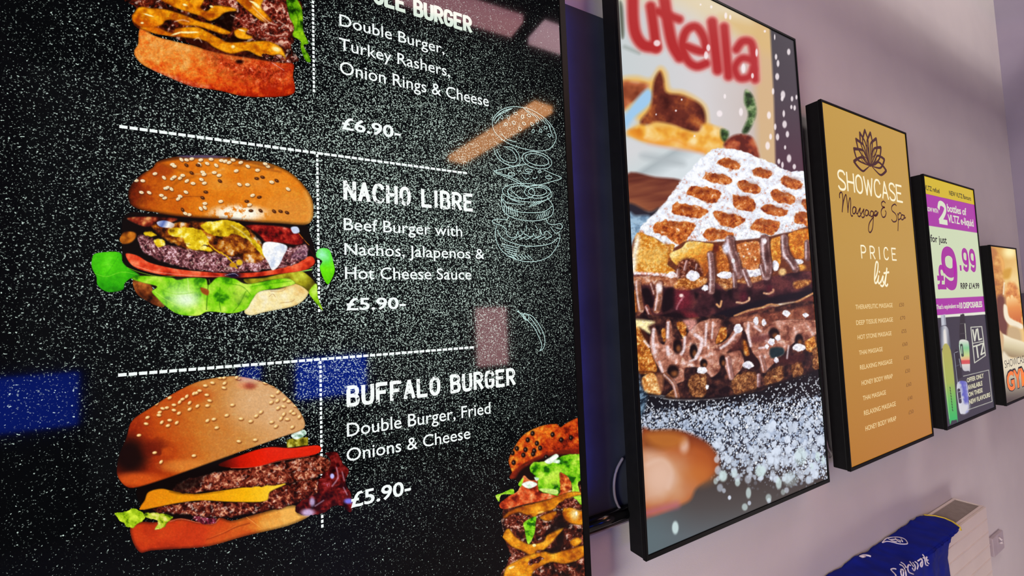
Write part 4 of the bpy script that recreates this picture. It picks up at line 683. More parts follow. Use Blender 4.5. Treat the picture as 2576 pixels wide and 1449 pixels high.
GL = {'S': [[(1,.86),(.78,1),(.3,1),(.04,.84),(.1,.62),(.5,.5),(.92,.36),(.98,.14),(.7,0),(.22,0),(0,.14)]], 'H': [[(0,0),(0,1)],[(1,0),(1,1)],[(0,.5),(1,.5)]], 'O': [[(.5,1),(.1,.85),(0,.5),(.1,.15),(.5,0),(.9,.15),(1,.5),(.9,.85),(.5,1)]],
      'W': [[(0,1),(.25,0)],[(.25,0),(.5,.85)],[(.5,.85),(.75,0)],[(.75,0),(1,1)]], 'C': [[(1,.82),(.75,1),(.3,.97),(.04,.7),(0,.45),(.1,.13),(.45,0),(.8,.04),(1,.18)]], 'A': [[(0,0),(.5,1)],[(.5,1),(1,0)],[(.2,.34),(.8,.34)]], 'E': [[(0,0),(0,1)],[(0,1),(1,1)],[(0,.52),(.8,.52)],[(0,0),(1,0)]],
      'P': [[(0,0),(0,1)],[(0,1),(.6,1),(.95,.85),(.95,.6),(.6,.46),(0,.46)]], 'R': [[(0,0),(0,1)],[(0,1),(.6,1),(.95,.85),(.95,.6),(.6,.48),(0,.48)],[(.45,.48),(1,0)]], 'I': [[(.5,0),(.5,1)]], 'N': [[(0,0),(0,1)],[(0,1),(1,0)],[(1,0),(1,1)]], 'L': [[(0,1),(0,0)],[(0,0),(1,0)]], 'F': [[(0,0),(0,1)],[(0,1),(1,1)],[(0,.52),(.8,.52)]], 'U': [[(0,1),(0,.3),(.15,.05),(.5,0),(.85,.05),(1,.3),(1,1)]],
      'B': [[(0,0),(0,1)],[(0,1),(.6,1),(.92,.86),(.88,.64),(.55,.53),(0,.53)],[(.5,.53),(.9,.44),(1,.22),(.85,.04),(.5,0),(0,0)]], 'G': [[(1,.78),(.85,.95),(.5,1),(.15,.95),(0,.7),(0,.3),(.15,.05),(.5,0),(.85,.05),(1,.25),(1,.45)],[(1,.44),(.55,.44)]],
      '9': [[(.92,.66),(.82,.42),(.5,.36),(.14,.46),(.04,.7),(.16,.92),(.5,1),(.84,.92),(.97,.68),(.95,.35),(.8,.06),(.45,0),(.1,.1)]], '£': [[(.95,.8),(.75,.98),(.45,.96),(.34,.72),(.42,.45),(.34,.15),(.08,.02)],[(.02,.04),(.98,.03)],[(.05,.46),(.75,.46)]], '.': [[(.5,0),(.5,.14)]], '2': [[(.05,.74),(.2,.95),(.5,1),(.85,.9),(.92,.68),(.6,.36),(.06,.03)],[(.04,.0),(.98,.0)]]}
def thin_word(name, word, bl, top, right, gap, w, m, parent, ypl):
    A = at_y(bl[0], bl[1], ypl); H = at_y(bl[0], top, ypl).z-A.z; lo, hi = A.x, A.x+3
    A.z += w/2; H -= w; A.x += w/2
    for _ in range(50):
        mid = (lo+hi)/2
        if to_px(mid, ypl, A.z)[0] < right: lo = mid
        else: hi = mid
    wid = {'I': .25, 'W': 1.35, '.': .25, ' ': .5}; tot = sum(wid.get(c, 1) for c in word)+gap*(len(word)-1); lo -= w/2; u = (lo-A.x)/tot; x = A.x; bm = BM(); k = 0
    for c in word:
        cw = wid.get(c, 1)*u
        for q in GL.get(c, []):
            q = np.array(q); q = crom(q[:-1], True, 5) if len(q) > 5 and np.allclose(q[0], q[-1]) else (crom(q, False, 5) if len(q) > 4 else q)
            if len(GL[c]) == 1 and c == 'O': q = np.concatenate([q, q[:1]])
            ribbon(bm, [(x+a*cw, A.z+b*H) for a, b in q], w, ypl, k*4e-6); k += 1
        x += cw+gap*u
    return obj(name, bm, m, parent)

# ================================================================ the room
YW = 1.11                                   # face of the wall the screens hang on
XC = at_y(2520, 200, YW).x                  # corner with the end wall
XL, YB, ZT = -3.2, -7.0, 6.5
struct('wall_back', box_bm(XL-.1, XC+.1, YW, YW+.1, 0, ZT), M_wall)
struct('wall_right', box_bm(XC, XC+.1, YB, YW, 0, ZT), M_endwall)
struct('wall_left', box_bm(XL-.1, XL, YB, YW, 0, ZT), M_endwall)
struct('floor', box_bm(XL-.1, XC+.1, YB-.1, YW+.1, -.1, 0), M_floor)
struct('ceiling', box_bm(XL-.1, XC+.1, YB-.1, YW+.1, ZT, ZT+.1), M_ceil)

# ================================================================ screens
SCR = 1.004                                 # plane of the picture, a little behind the front of the bezel
ART = 1.0034
def screen(name, label, x0, x1, z0, z1, lip=.011, lipb=.016):
    z0 += CAM_H; z1 += CAM_H
    t = thing(name, label, 'screen', ((x0+x1)/2, 1.07, z0))
    obj('bezel', ring_bm(x0, x1, z0, z1, lip, 1.0, 1.014, lipb), M_bezel, t)
    obj('casing', box_bm(x0+.0012, x1-.0012, 1.014, 1.07, z0+.0012, z1-.0012, bevel=.003), M_black, t)
    mb = BM(); cx = (x0+x1)/2; cz = (z0+z1)/2; h = (z1-z0)*.3
    for sx in (-.14, .14): box(mb, cx+sx-.02, cx+sx+.02, 1.07, 1.092, cz-h, cz+h)
    for sz in (-.2, .2): box(mb, cx-(x1-x0)*.3, cx+(x1-x0)*.3, 1.092, YW, cz+sz-.025, cz+sz+.025)
    obj('wall_mount', mb, M_black, t)
    return t, (x0+lip, x1-lip, z0+lipb, z1-lip)

# ---- menu screen
menu, (a0, a1, b0, b1) = screen('menu_screen', 'huge black menu screen listing burgers with prices in white on speckled black', -.445, .7805, -.86, 1.43, lip=.022, lipb=.02)
M_speck = mat('lit_speckled_black', (2,2,2), .05, spec=.22)
def speck():
    m = M_speck; b = m.node_tree.nodes['Principled BSDF']; tc = node(m, 'ShaderNodeTexCoord')
    def math_(op, a, c=None, clamp=False):
        n = node(m, 'ShaderNodeMath', operation=op); n.use_clamp = clamp
        for i, v in enumerate((a, c)):
            if v is None: continue
            if isinstance(v, (int, float)): n.inputs[i].default_value = v
            else: link(m, v, n.inputs[i])
        return n.outputs[0]
    def noise(sc, det, rough=.5):
        n = node(m, 'ShaderNodeTexNoise'); n.inputs['Scale'].default_value = sc; n.inputs['Detail'].default_value = det; n.inputs['Roughness'].default_value = rough
        link(m, tc.outputs['Object'], n.inputs['Vector']); return n.outputs['Fac']
    sep = node(m, 'ShaderNodeSeparateXYZ'); link(m, tc.outputs['Object'], sep.inputs[0])
    c = at_y(1010, 560, SCR)
    dx = math_('DIVIDE', math_('SUBTRACT', sep.outputs['X'], c.x), .62); dz = math_('DIVIDE', math_('SUBTRACT', sep.outputs['Z'], c.z), .62)
    d2 = math_('ADD', math_('MULTIPLY', dx, dx), math_('MULTIPLY', dz, dz))
    dens = math_('SUBTRACT', 1.0, math_('MULTIPLY', d2, .62), True)
    dens = math_('ADD', dens, math_('MULTIPLY', math_('SUBTRACT', noise(7, 3), .5), .35))
    f = noise(330, 2.2, .62)
    th = math_('SUBTRACT', .665, math_('MULTIPLY', dens, .125))
    k = math_('DIVIDE', math_('SUBTRACT', f, th), .07, True)
    amp = math_('ADD', .30, math_('MULTIPLY', math_('MAXIMUM', dens, 0.0), .62))
    amp = math_('MULTIPLY', amp, math_('ADD', .45, noise(420, 1)))
    k = math_('MULTIPLY', k, amp)
    big = math_('MULTIPLY', math_('DIVIDE', math_('SUBTRACT', noise(215, 1.5), math_('SUBTRACT', .70, math_('MULTIPLY', dens, .055))), .05, True), .85)
    k = math_('MAXIMUM', k, big)
    mix = node(m, 'ShaderNodeMix', data_type='RGBA'); mix.inputs['A'].default_value = RGB(5,6,8); mix.inputs['B'].default_value = RGB(206,226,216)
    link(m, k, mix.inputs['Factor']); link(m, mix.outputs['Result'], b.inputs['Emission Color']); b.inputs['Emission Strength'].default_value = 1.0
speck()
pan = obj('screen_panel', box_bm(a0-.004, a1+.004, SCR, 1.013, b0-.004, b1+.004), M_speck)
pan.parent = menu; pan.matrix_parent_inverse = parent_world(menu).inverted()
def lab(o, l): o['label'] = l; return o
lab(cut_picture('burger_picture', paint_nacho, 205, 370, 880, 825, 1.3, 3.083, (200, 360), ART, M_pic, pan), 'picture of a seeded burger with lettuce, tomato and cheese')
lab(cut_picture('burger_picture', paint_buffalo, 270, 930, 900, 1400, 1.3, 2.787, (240, 900), ART, M_pic, pan), 'picture of a tilted double burger with a smooth bun')
lab(cut_picture('burger_picture', paint_double, 310, -14, 800, 260, 1.3, 3.677, (200, 0), ART, M_pic, pan), 'picture of the lower half of a burger dripping cheese')
lab(cut_picture('burger_picture', paint_tower, 1235, 1040, 1500, 1462, 1.25, 3.677, (800, 1055), ART, M_pic, pan, clipX=a1+.003), 'picture of a tall stacked burger cut off at the screen edge')
# ruled lines of dashes
def dashed(name, p, q, w, period, fill=.82):
    A = at_y(*p, ART); B = at_y(*q, ART); bm = BM(); L = (B-A).length; d = (B-A)/L
    if abs(d.x) > abs(d.z): A.z = B.z = (A.z+B.z)/2; d = Vector((1,0,0))
    else: A.x = B.x = (A.x+B.x)/2; d = Vector((0,0,-1))
    n = max(1, int(L/period))
    for i in range(n):
        s = A+d*(i*period); e = A+d*((i+fill)*period); ribbon(bm, [(s.x, s.z), (e.x, e.z)], w, ART+.0003, ext=0)
    return obj(name, bm, M_white, pan)
dashed('dashed_line', (300,318), (1186,437), .0056, .0142, .80); dashed('dashed_line', (297,942), (1203,874), .0056, .0142, .80)
dashed('dashed_line', (786,-30), (791,242), .0046, .0096, .66); dashed('dashed_line', (797,388), (804,796), .0046, .0096, .66); dashed('dashed_line', (806,908), (811,1338), .0046, .0096, .66)
# writing
M_grunge = glow('lit_worn_white', (246,252,250))
def worn():
    m = M_grunge; b = m.node_tree.nodes['Principled BSDF']; tc = node(m, 'ShaderNodeTexCoord'); n = node(m, 'ShaderNodeTexNoise'); n.inputs['Scale'].default_value = 120; n.inputs['Detail'].default_value = 5; n.inputs['Roughness'].default_value = .65
    r = node(m, 'ShaderNodeValToRGB'); r.color_ramp.elements[0].position = .36; r.color_ramp.elements[0].color = RGB(22,26,26); r.color_ramp.elements[1].position = .43; r.color_ramp.elements[1].color = RGB(248,253,250)
    link(m, tc.outputs['Object'], n.inputs['Vector']); link(m, n.outputs['Fac'], r.inputs['Fac']); link(m, r.outputs['Color'], b.inputs['Emission Color'])
worn()
TX = ART-.0003
thin_word('heading_line', 'OLE BURGER', (938,8), -38, 1188, .55, .0090, M_headtop, pan, TX)
thin_word('heading_line', 'NACHO LIBRE', (864,504), 452, 1191, .62, .0082, M_grunge, pan, TX)
thin_word('heading_line', 'BUFFALO BURGER', (872,1025), 971, 1297, .62, .0082, M_grunge, pan, TX)
for s, bl, top, r in (('Double Burger,',(854,64),35,1118),('Turkey Rashers,',(853,124),94,1132),('Onion Rings & Cheese',(855,185),153,1230),
                      ('Beef Burger with',(865,578.5),548,1163),('Nachos, Jalapenos &',(866.6,641),611,1219),('Hot Cheese Sauce',(868,702),671,1186),
                      ('Double Burger, Fried',(873,1099),1065,1234),('Onions & Cheese',(872,1162),1129,1183)):
    text('description_line', s, bl, top, r, TX, M_white, pan, bold=.004)
for s, bl, top, r in (('£6.90-',(860,325),294,1008),('£5.90-',(871,781),750,1021),('£5.90-',(883,1278),1240,1034)):
    text('price', s, bl, top, r, TX, M_white, pan, bold=.02)
# chalk drawing of an exploded burger, and a chilli
c2 = (3.677, (800,0)); c4 = (3.677, (800,380))
def mv(L, dy): return [[(x, y+dy) for x, y in q] for q in L]
E_ = lambda cx, cy, rx, ry, a=0, n=14: [(cx+rx*math.cos(t)*math.cos(a)-ry*math.sin(t)*math.sin(a), cy+rx*math.cos(t)*math.sin(a)+ry*math.sin(t)*math.cos(a)) for t in [2*math.pi*k/n for k in range(n)]]+[(cx+rx*math.cos(a), cy+rx*math.sin(a))]
bunS = [[(1612,1130),(1630,1080),(1690,1020),(1780,988),(1860,990),(1960,1010),(2080,1080),(2160,1160),(2200,1250),(2195,1310),(2150,1370),(2080,1395),(1970,1390),(1850,1360),(1750,1320),(1670,1260),(1625,1200),(1612,1130)],
        [(1625,1120),(1660,1070),(1720,1025),(1800,1000)],[(1640,1140),(1680,1085)],[(1700,1240),(1750,1290),(1830,1312)]]
bunS += [E_(x, y, 17, 11, a, 8) for x, y, a in ((1700,1085,1.2),(1760,1085,1.3),(1828,1052,0),(1890,1080,1.6),(1950,1068,.6),(1738,1148,.2),(1812,1135,1.2),(1905,1142,.7),(1868,1190,.9),(1980,1148,.9),(2028,1125,1.4),(1990,1213,1.8),(2060,1208,1.1),(2105,1180,.8),(2140,1250,.6))]
bunS += [[(1900+i*40,1000+i*22),(1950+i*40,1045+i*26)] for i in range(6)]+[[(2130+i*10,1150+i*26),(2150+i*8,1190+i*28)] for i in range(4)]+[[(1650+i*30,1080-i*18),(1690+i*32,1052-i*14)] for i in range(4)]
low = [[(1625,-20),(1660,60),(1720,110),(1800,140),(1850,130),(1870,90),(1850,20),(1800,-30),(1720,-40)],[(1650,-15),(1690,60),(1750,100),(1820,105),(1838,70),(1800,0),(1750,-25)],
       E_(2025,85,140,75,.25),E_(2025,80,110,50,.25),[(1625,185),(1740,158),(1860,135),(1920,120)],[(2090,175),(2180,215),(2255,250),(2150,285),(2060,310),(1940,325),(1860,280),(1780,240),(1625,185)],[(1640,200),(1780,258),(1900,320)],
       E_(1790,215,32,16,.1,9),E_(1950,180,32,14,.1,9),E_(2050,190,16,9,.1,9),E_(2135,243,30,14,.1,9),[(1840,175),(1860,188),(1875,178)],[(1900,240),(1925,262),(1950,250)],[(1985,250),(2010,255),(2025,240)],[(1900,205),(1960,212)],
       E_(1935,385,230,85,.08),E_(1880,380,125,58,.08),E_(2030,375,120,62,-.02),E_(2030,375,85,38,-.02),[(1750,370),(1780,440),(1860,475)],[(1780,360),(1850,420),(1900,440)],
       [(1700,400),(1695,470),(1720,560),(1790,610),(1900,640),(2010,645),(2110,625),(2170,580),(2170,500),(2120,430)],[(1700,450),(1750,520),(1850,560),(1970,570),(2090,560),(2165,510)],[(1700,440),(1760,480),(1900,495)],
       [(1765,610),(1740,635),(1670,630),(1618,640),(1620,665),(1670,680),(1700,690),(1740,720)],[(2110,630),(2130,670),(2190,680),(2240,670),(2262,700),(2240,720),(2200,710)],
       [(1650,690),(1640,760),(1660,860),(1720,940),(1800,990),(1900,1020),(2020,1020),(2130,980),(2200,900),(2235,820),(2235,770)],[(1660,730),(1700,800),(1800,850),(1930,880),(2060,875),(2160,850),(2220,800)],
       [(1740,720),(1745,770),(1790,800),(1830,790),(1850,740)],[(1850,740),(1860,780),(1890,770),(1880,735)],[(1900,760),(1950,790),(1985,790),(1990,760)],[(1990,760),(2020,800),(2060,780),(2050,720)],[(2050,720),(2080,780),(2110,740),(2160,780),(2150,800)],[(2150,700),(2200,760),(2240,740)],[(1780,650),(1770,700)],[(1930,690),(1925,740)],[(2010,690),(2030,720)]]
low += [[(1720+i*20,500+i*7),(1725+i*20,570+i*6)] for i in range(7)]+[[(2040+i*20,590-i*8),(2025+i*20,630-i*6)] for i in range(6)]+[[(1950+i*30,520-i*10),(2010+i*30,470-i*6)] for i in range(4)]+[[(1700+i*14,860+i*22),(1850-i*4,895+i*20)] for i in range(6)]+[[(1790+i*30,960),(1830+i*30,1000)] for i in range(6)]+[[(1800+i*60,820),(1860+i*60,790)] for i in range(6)]
sk = [list(map(lambda p: (p[0]/3.677+800, p[1]/3.677), q)) for q in bunS]+[list(map(lambda p: (p[0]/3.677+800, p[1]/3.677+380), q)) for q in low]
strokes('burger_drawing', sk, 1, (0,0), .0017, TX, M_mint, pan, n=4)
strokes('chilli_drawing', [[(1840,155),(1880,180),(1920,185),(1975,200),(2030,260),(2080,350),(2100,430),(2085,500),(2050,525)],[(1850,150),(1900,215),(1935,240),(2000,310),(2040,390),(2065,450),(2070,490),(2050,525)],[(1905,180),(1900,220),(1935,240),(1950,200),(1905,180)],[(1890,185),(1925,225)],[(1960,215),(2010,280),(2060,370)]], 3.677, (800,740), .0018, TX, M_mint, pan)
# added blue strip, unseen behind the menu screen, to tint the gap blue
obj('added_blue_strip', box_bm(.7793, .7835, 1.052, 1.066, CAM_H-.58, CAM_H+1.0, bevel=.001), mat('blue_strip_glow', (20,30,120), .3, emit=(40,60,255), emit_s=.6), menu)
bl = area_light('added_blue_light', (.7840, 1.060, CAM_H+.22), (.7840+.8, 1.060+.62, CAM_H+.22), .010, 1.56, 1.6, (.07, .13, 1.0)); bl.data.spread = math.radians(80)

# ---- waffle poster screen
waf, (a0, a1, b0, b1) = screen('poster_screen', 'tall lit poster screen showing a sugared chocolate waffle below red lettering', .990, 2.073, -.769, 1.185)
wp = full_picture('screen_panel', paint_waffle, a0-.003, a1+.003, b0-.003, b1+.003, 400, 940, SCR, M_pic2, waf)
sb = BM(); p = at_y(1580, 858, 1.042); p.x = .9935
bmesh.ops.create_circle(sb, cap_ends=True, radius=.0045, segments=16, matrix=Matrix.Translation(p) @ Matrix.Rotation(math.pi/2, 4, 'Y'))
bmesh.ops.solidify(sb, geom=sb.faces[:], thickness=.002); obj('screw', sb, M_steel, waf)

# ---- massage price list screen
M_gold = mat('lit_gold', (2,2,2), .16, spec=.3)
def gold():
    m = M_gold; b = m.node_tree.nodes['Principled BSDF']; tc = node(m, 'ShaderNodeTexCoord'); mp = node(m, 'ShaderNodeMapping'); g = node(m, 'ShaderNodeTexGradient'); g.gradient_type = 'LINEAR'
    mp.inputs['Location'].default_value = (.5, 0, 0); mp.inputs['Rotation'].default_value = (0, math.radians(68), 0); mp.inputs['Scale'].default_value = (.55, .55, .55)
    r = node(m, 'ShaderNodeValToRGB'); e = r.color_ramp.elements; e[0].position = 0; e[0].color = RGB(192,150,62); e[1].position = 1; e[1].color = RGB(180,116,38); k = e.new(.45); k.color = RGB(190,146,68)
    sep = node(m, 'ShaderNodeSeparateXYZ'); mr = node(m, 'ShaderNodeMapRange'); mr.inputs['From Min'].default_value = .946+CAM_H; mr.inputs['From Max'].default_value = -.765+CAM_H
    link(m, tc.outputs['Object'], sep.inputs[0]); link(m, sep.outputs['Z'], mr.inputs['Value']); link(m, mr.outputs['Result'], r.inputs['Fac']); link(m, r.outputs['Color'], b.inputs['Emission Color']); b.inputs['Emission Strength'].default_value = 1
gold()
spa, (a0, a1, b0, b1) = screen('poster_screen', 'gold lit screen with a lotus emblem above a massage price list', 2.254, 3.187, -.765, .946)
sp = obj('screen_panel', box_bm(a0-.003, a1+.003, SCR, 1.013, b0-.003, b1+.003), M_gold, spa)
M_cream = glow('lit_cream', (250,240,206), gloss=.16, spec=.3); M_brown = glow('lit_dark_brown', (62,20,18), gloss=.16, spec=.3); M_tan = glow('lit_tan_print', (116,74,40), gloss=.16, spec=.3); M_cream2 = glow('lit_pale_cream', (240,214,160), gloss=.16, spec=.3)
def lotus():
    L = []
    for tip, lft, rgt in (((228,90),(200,230),(268,215)),((165,122),(178,260),(235,250)),((297,122),(255,240),(322,250)),((118,202),(150,330),(215,285)),((370,195),(300,265),(378,330)),((92,322),(135,455),(215,350)),((428,305),(335,330),(408,450)),
                          ((92,480),(200,600),(190,430)),((472,455),(385,410),(425,560)),((495,595),(400,490),(425,650))):
        t = np.array(tip, float); base = np.array((300,535), float)+(.05*(t[0]-300), 0)
        for c in (lft, rgt):
            c = np.array(c, float); m1 = base+(c-base)*.5+(0, 8)
            L.append([tuple(base), tuple(m1), tuple(c), tuple(c+(t-c)*.55+((c-base)/np.linalg.norm(c-base))*9), tuple(t)])
            if tip[1] < 330 and tip[0] not in (165, 297): L.append(([tuple(base), tuple(base+(c-base)*.45+(t-base)*.06), tuple(base+(t-base)*.62+(c-t)*.12)], .35))
    return L
strokes('lotus_emblem', lotus(), 4.994, (2130,310), 0.0175, TX, M_brown, sp, n=10, taper=True)
thin_word('heading_line', 'SHOWCASE', (2109.4,477), 426, 2271.6, .32, .011, M_cream, sp, TX)
thin_word('heading_line', 'PRICE', (2167.5,651), 616, 2256, 1.0, .008, M_cream, sp, TX)
strokes('script_line', [[(383,775),(382,750),(392,735),(402,745),(407,790),(402,878)],[(402,870),(412,800),(428,752),(436,790),(442,850),(444,882)],[(444,875),(450,810),(459,775),(464,810),(462,880),(470,908),(478,905)],
    [(500,848),(486,842),(477,862),(482,890),(496,885),(503,850),(504,885),(514,893)],[(514,893),(522,870),(534,850),(530,875),(538,900),(526,912),(516,905)],[(538,898),(552,872),(560,858),(557,885),(564,908),(552,920),(544,912)],
    [(590,870),(576,864),(568,885),(574,905),(588,900),(594,872),(596,900),(604,905)],[(628,878),(614,872),(606,890),(612,912),(626,905),(630,878),(628,940),(622,1000),(606,1028),(594,1010),(600,960),(630,915)],[(634,905),(652,895),(656,878),(644,872),(636,890),(640,908),(656,902),(664,880)],
    [(716,812),(702,800),(688,815),(694,838),(712,845),(695,852),(685,880),(696,915),(714,912),(722,885),(716,870)],
    [(796,832),(784,822),(764,838),(765,868),(788,890),(800,918),(795,945),(775,950),(762,935)],[(806,890),(810,930),(809,985),(808,1015)],[(808,905),(820,885),(832,895),(828,925),(812,935)],[(852,905),(838,900),(830,918),(836,935),(850,928),(855,903),(856,925),(864,918)]], 2.8975, (1980,230), .0078, TX, M_brown, sp)
strokes('script_line', [[(638,1372),(652,1340),(662,1290),(662,1250),(650,1245),(642,1290),(638,1360),(642,1395),(654,1392),(664,1365)],[(668,1345),(664,1385),(672,1400),(684,1385)],[(672,1312),(674,1318)],[(684,1390),(700,1345),(698,1375),(706,1405),(694,1420),(682,1412)],[(708,1400),(722,1340),(728,1285),(720,1360),(716,1405),(726,1418),(734,1405)],[(706,1325),(742,1318)]], 2.8975, (1980,230), .0105, TX, M_cream, sp)
c8 = lambda x, y: (2020+x/2.787, 700+y/2.787)
for s, l, y, t, r in (('THERAPEUTIC MASSAGE',370,218,186,630),('DEEP TISSUE MASSAGE',375,328,296,632),('HOT STONE MASSAGE',385,430,399,622),('THAI MASSAGE',395,538,507,560),('RELAXING MASSAGE',402,642,610,628),('HONEY BODY WRAP',413,752,719,630),('THAI MASSAGE',422,858,826,583),('RELAXING MASSAGE',430,963,929,652),('HONEY BODY WRAP',440,1072,1037,655)):
    text('list_line', s, c8(l, y), c8(l, t)[1], c8(r, 0)[0], TX, M_cream2, sp, bold=0)
for s, l, y, t, r in (('£50',675,199,173,709),('£70',682,291,266,718),('£55',692,385,359,726),('£60',698,477,451,734),('£50',708,572,546,744),('£50',718,665,639,751),('£60',725,762,736,761),('£40',735,857,831,769),('£50',742,955,929,776)):
    text('list_price', s, c8(l, y), c8(l, t)[1], c8(r, 0)[0], TX, M_tan, sp, bold=0)

# ---- e-liquid offer screen
vap, (a0, a1, b0, b1) = screen('poster_screen', 'purple and pale green lit offer screen with price 9.99 and vape bottles', 3.378, 4.232, -.766, .731)
vp_ = full_picture('screen_panel', paint_vape, a0-.003, a1+.003, b0-.003, b1+.003, 300, 620, SCR, M_pic2, vap)
M_ink = glow('lit_black_print', (16,16,18), gloss=.16, spec=.3); M_pale = glow('lit_pale_print', (214,222,196), gloss=.16, spec=.3); M_purp = glow('lit_purple_print', (164,40,152), gloss=.16, spec=.3); M_buff = glow('lit_buff_print', (206,200,170), gloss=.16, spec=.3)
cA = lambda x, y: (2260+x/3.813, 420+y/3.813); cB = lambda x, y: (2320+x/4.0234, 740+y/4.0234)
for c, s, l, y, t, r, m, bd in ((cA,'VLTZ refuel',250,216,170,397,M_ink,.02),(cA,'NEW VLTZ flavours',489,270,226,698,M_ink,.02),(cA,'NOW WITH',270,422,380,383,M_pale,.02),(cA,'bottles of',472,428,355,655,M_pale,.018),(cA,'VLTZ e-liquid',480,530,455,724,M_pale,.018),
                            (cA,'for just',310,718,648,466,M_ink,.02),(cA,'RRP £14.99',600,1170,1112,779,M_ink,.03),(cA,"That's equivalent to",364,1366,1322,584,M_pale,.015),(cA,'10 DISPOSABLES',590,1360,1300,806,M_pale,.03),
                            (cB,'OFFER ONLY',455,897,849,624,M_buff,.03),(cB,'AVAILABLE',463,972,922,611,M_buff,.03),(cB,'ON THESE',470,1042,995,613,M_buff,.03),(cB,'NEW FLAVOURS',478,1118,1069,690,M_buff,.03)):
    text('offer_line', s, c(l, y), c(l, t)[1], c(r, 0)[0], TX, m, vp_, bold=bd)

for s, l, y, tp, r, gp, w, m in (('£',376,1182,935,466,.2,.030,M_purp),('9',434,1184,758,582,.2,.058,M_purp),('.99',586,1004,772,752,.42,.030,M_purp),('2',388,544,320,476,.2,.032,M_pale)):
    thin_word('offer_line', s, cA(l, y), cA(l, tp)[1], cA(r, 0)[0], gp, w, m, vp_, TX)

# ---- gym poster screen
gym, (a0, a1, b0, b1) = screen('poster_screen', 'narrow looking golden lit screen advertising a gym in orange letters', 4.452, 5.06, -.776, .354)
gp = full_picture('screen_panel', paint_gym, a0-.003, a1+.003, b0-.003, b1+.003, 140, 440, SCR, M_pic2, gym)
M_org = glow('lit_orange_print', (240,120,40), gloss=.16, spec=.3)
text('offer_line', 'SHOWCASE', cB(838,750), cB(838,672)[1], 2581, TX, M_ink, gp, bold=-.005)
text('offer_line', 'GYM', cB(862,1002), cB(862,772)[1], 2590, TX-.0002, M_ink, gp, bold=.06)
text('offer_line', 'GYM', cB(868,990), cB(868,790)[1], 2588, TX-.0005, M_org, gp, bold=.03)

# ================================================================ wall things between and below the screens
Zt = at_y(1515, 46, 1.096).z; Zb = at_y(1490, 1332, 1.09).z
bd = thing('dark_gap_panel', 'dark charcoal panel covering the wall in the gap beside the menu screen', 'board', (1.0, 1.1, Zb))
obj('panel', box_bm(.80, 1.035, 1.094, 1.1099, Zb+.02, Zt, bevel=.002), M_panel, bd)  # dark panel covering the wall between menu and waffle screens
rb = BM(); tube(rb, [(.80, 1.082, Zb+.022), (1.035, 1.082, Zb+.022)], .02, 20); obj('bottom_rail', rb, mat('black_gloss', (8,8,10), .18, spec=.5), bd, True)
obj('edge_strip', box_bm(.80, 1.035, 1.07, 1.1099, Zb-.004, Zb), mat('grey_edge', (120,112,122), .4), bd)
cb = BM(); P0 = [(1567,1152),(1552,1180),(1545,1212),(1546,1245),(1554,1270),(1566,1284),(1582,1290),(1596,1280)]
tube(cb, [at_y(x, y, 1.083) for x, y in crom(P0, False, 5)], .0042, 10)
tag(obj('cable', cb, mat('grey_cable', (118,112,120), .5), smooth=True), 'grey cable curving out from behind the waffle poster screen', 'cable')
cb = BM(); P0 = [(2078,1108),(2081,1122),(2086,1132),(2091,1140),(2088,1150),(2080,1152)]
tube(cb, [at_y(x, y, 1.09) for x, y in crom(P0, False, 5)], .0045, 10)
tag(obj('cable', cb, mat('white_cable', (206,200,200), .5), smooth=True), 'small white cable end between waffle screen and gold screen', 'cable')

# radiator
YR = 1.105
d = ratio(2398, 1254); A = at_y(2398, 1254, YR); ZR = A.z; XR = A.x
d = ratio(2481, 1275); YF = (ZR-CAM_H)/d[2]*d[1]; XR2 = d[0]/d[1]*YF
XR = (XR+XR2)/2; XA = 1.9; ZRB = ZR-.5
M_rad = noisy('cream_enamel', (214,200,192), (219,205,197), 5, rough=.4, spec=.4)
rad = thing('radiator', 'white wall radiator with grille top under the gold screen', 'radiator', ((XA+XR)/2, (YR+YF)/2, ZRB))
fb = BM(); box(fb, XA, XR, YF, YF+.012, ZRB, ZR, bevel=.002)
obj('front_panel', fb, M_rad, rad)
gb = BM(); n = 13; step = (at_y(2340+980/6.93, 1240+490/6.93, YF).z-at_y(2340+1010/6.93, 1240+710/6.93, YF).z); step = abs(step)
z = ZR-step*.9
while z > ZRB+.02:
    tube(gb, [(XA+.005, YF, z), (XR-.005, YF, z)], .0032, 6); z -= step
obj('panel_ribs', gb, M_rad, rad)
obj('side_panel', box_bm(XR-.006, XR, YF+.012, YR, ZRB, ZR-.001, bevel=.001), M_rad, rad); obj('side_panel', box_bm(XA, XA+.006, YF+.012, YR, ZRB, ZR-.001, bevel=.001), M_rad, rad)
def horiz_ring(x0, x1, y0, y1, z0, z1, w):
    bm = BM(); box(bm, x0, x1, y0, y0+w, z0, z1, .001); box(bm, x0, x1, y1-w, y1, z0, z1, .001); box(bm, x1-w, x1, y0+w, y1-w, z0, z1, .001); box(bm, x0, x0+w, y0+w, y1-w, z0, z1, .001); return bm
obj('top_rim', horiz_ring(XA, XR, YF+.012, YR, ZR-.006, ZR+.003, .012), M_rad, rad)
gr = BM(); x = XA+.02
while x < XR-.02: box(gr, x, x+.004, YF+.024, YR-.012, ZR-.010, ZR-.001); x += .008
obj('top_grille', gr, noisy('shaded_enamel', (150,138,132), (160,148,142), 30, rough=.6), rad)
obj('back_plate', box_bm(XA+.01, XR-.01, YF+.03, YR-.002, ZRB+.02, ZR-.03), mat('grey_inside', (120,112,110), .7), rad)
for x in (XA+.3, XR-.3): obj('wall_bracket', box_bm(x-.02, x+.02, YR-.004, YW-.001, ZRB+.1, ZR-.1), M_rad, rad)

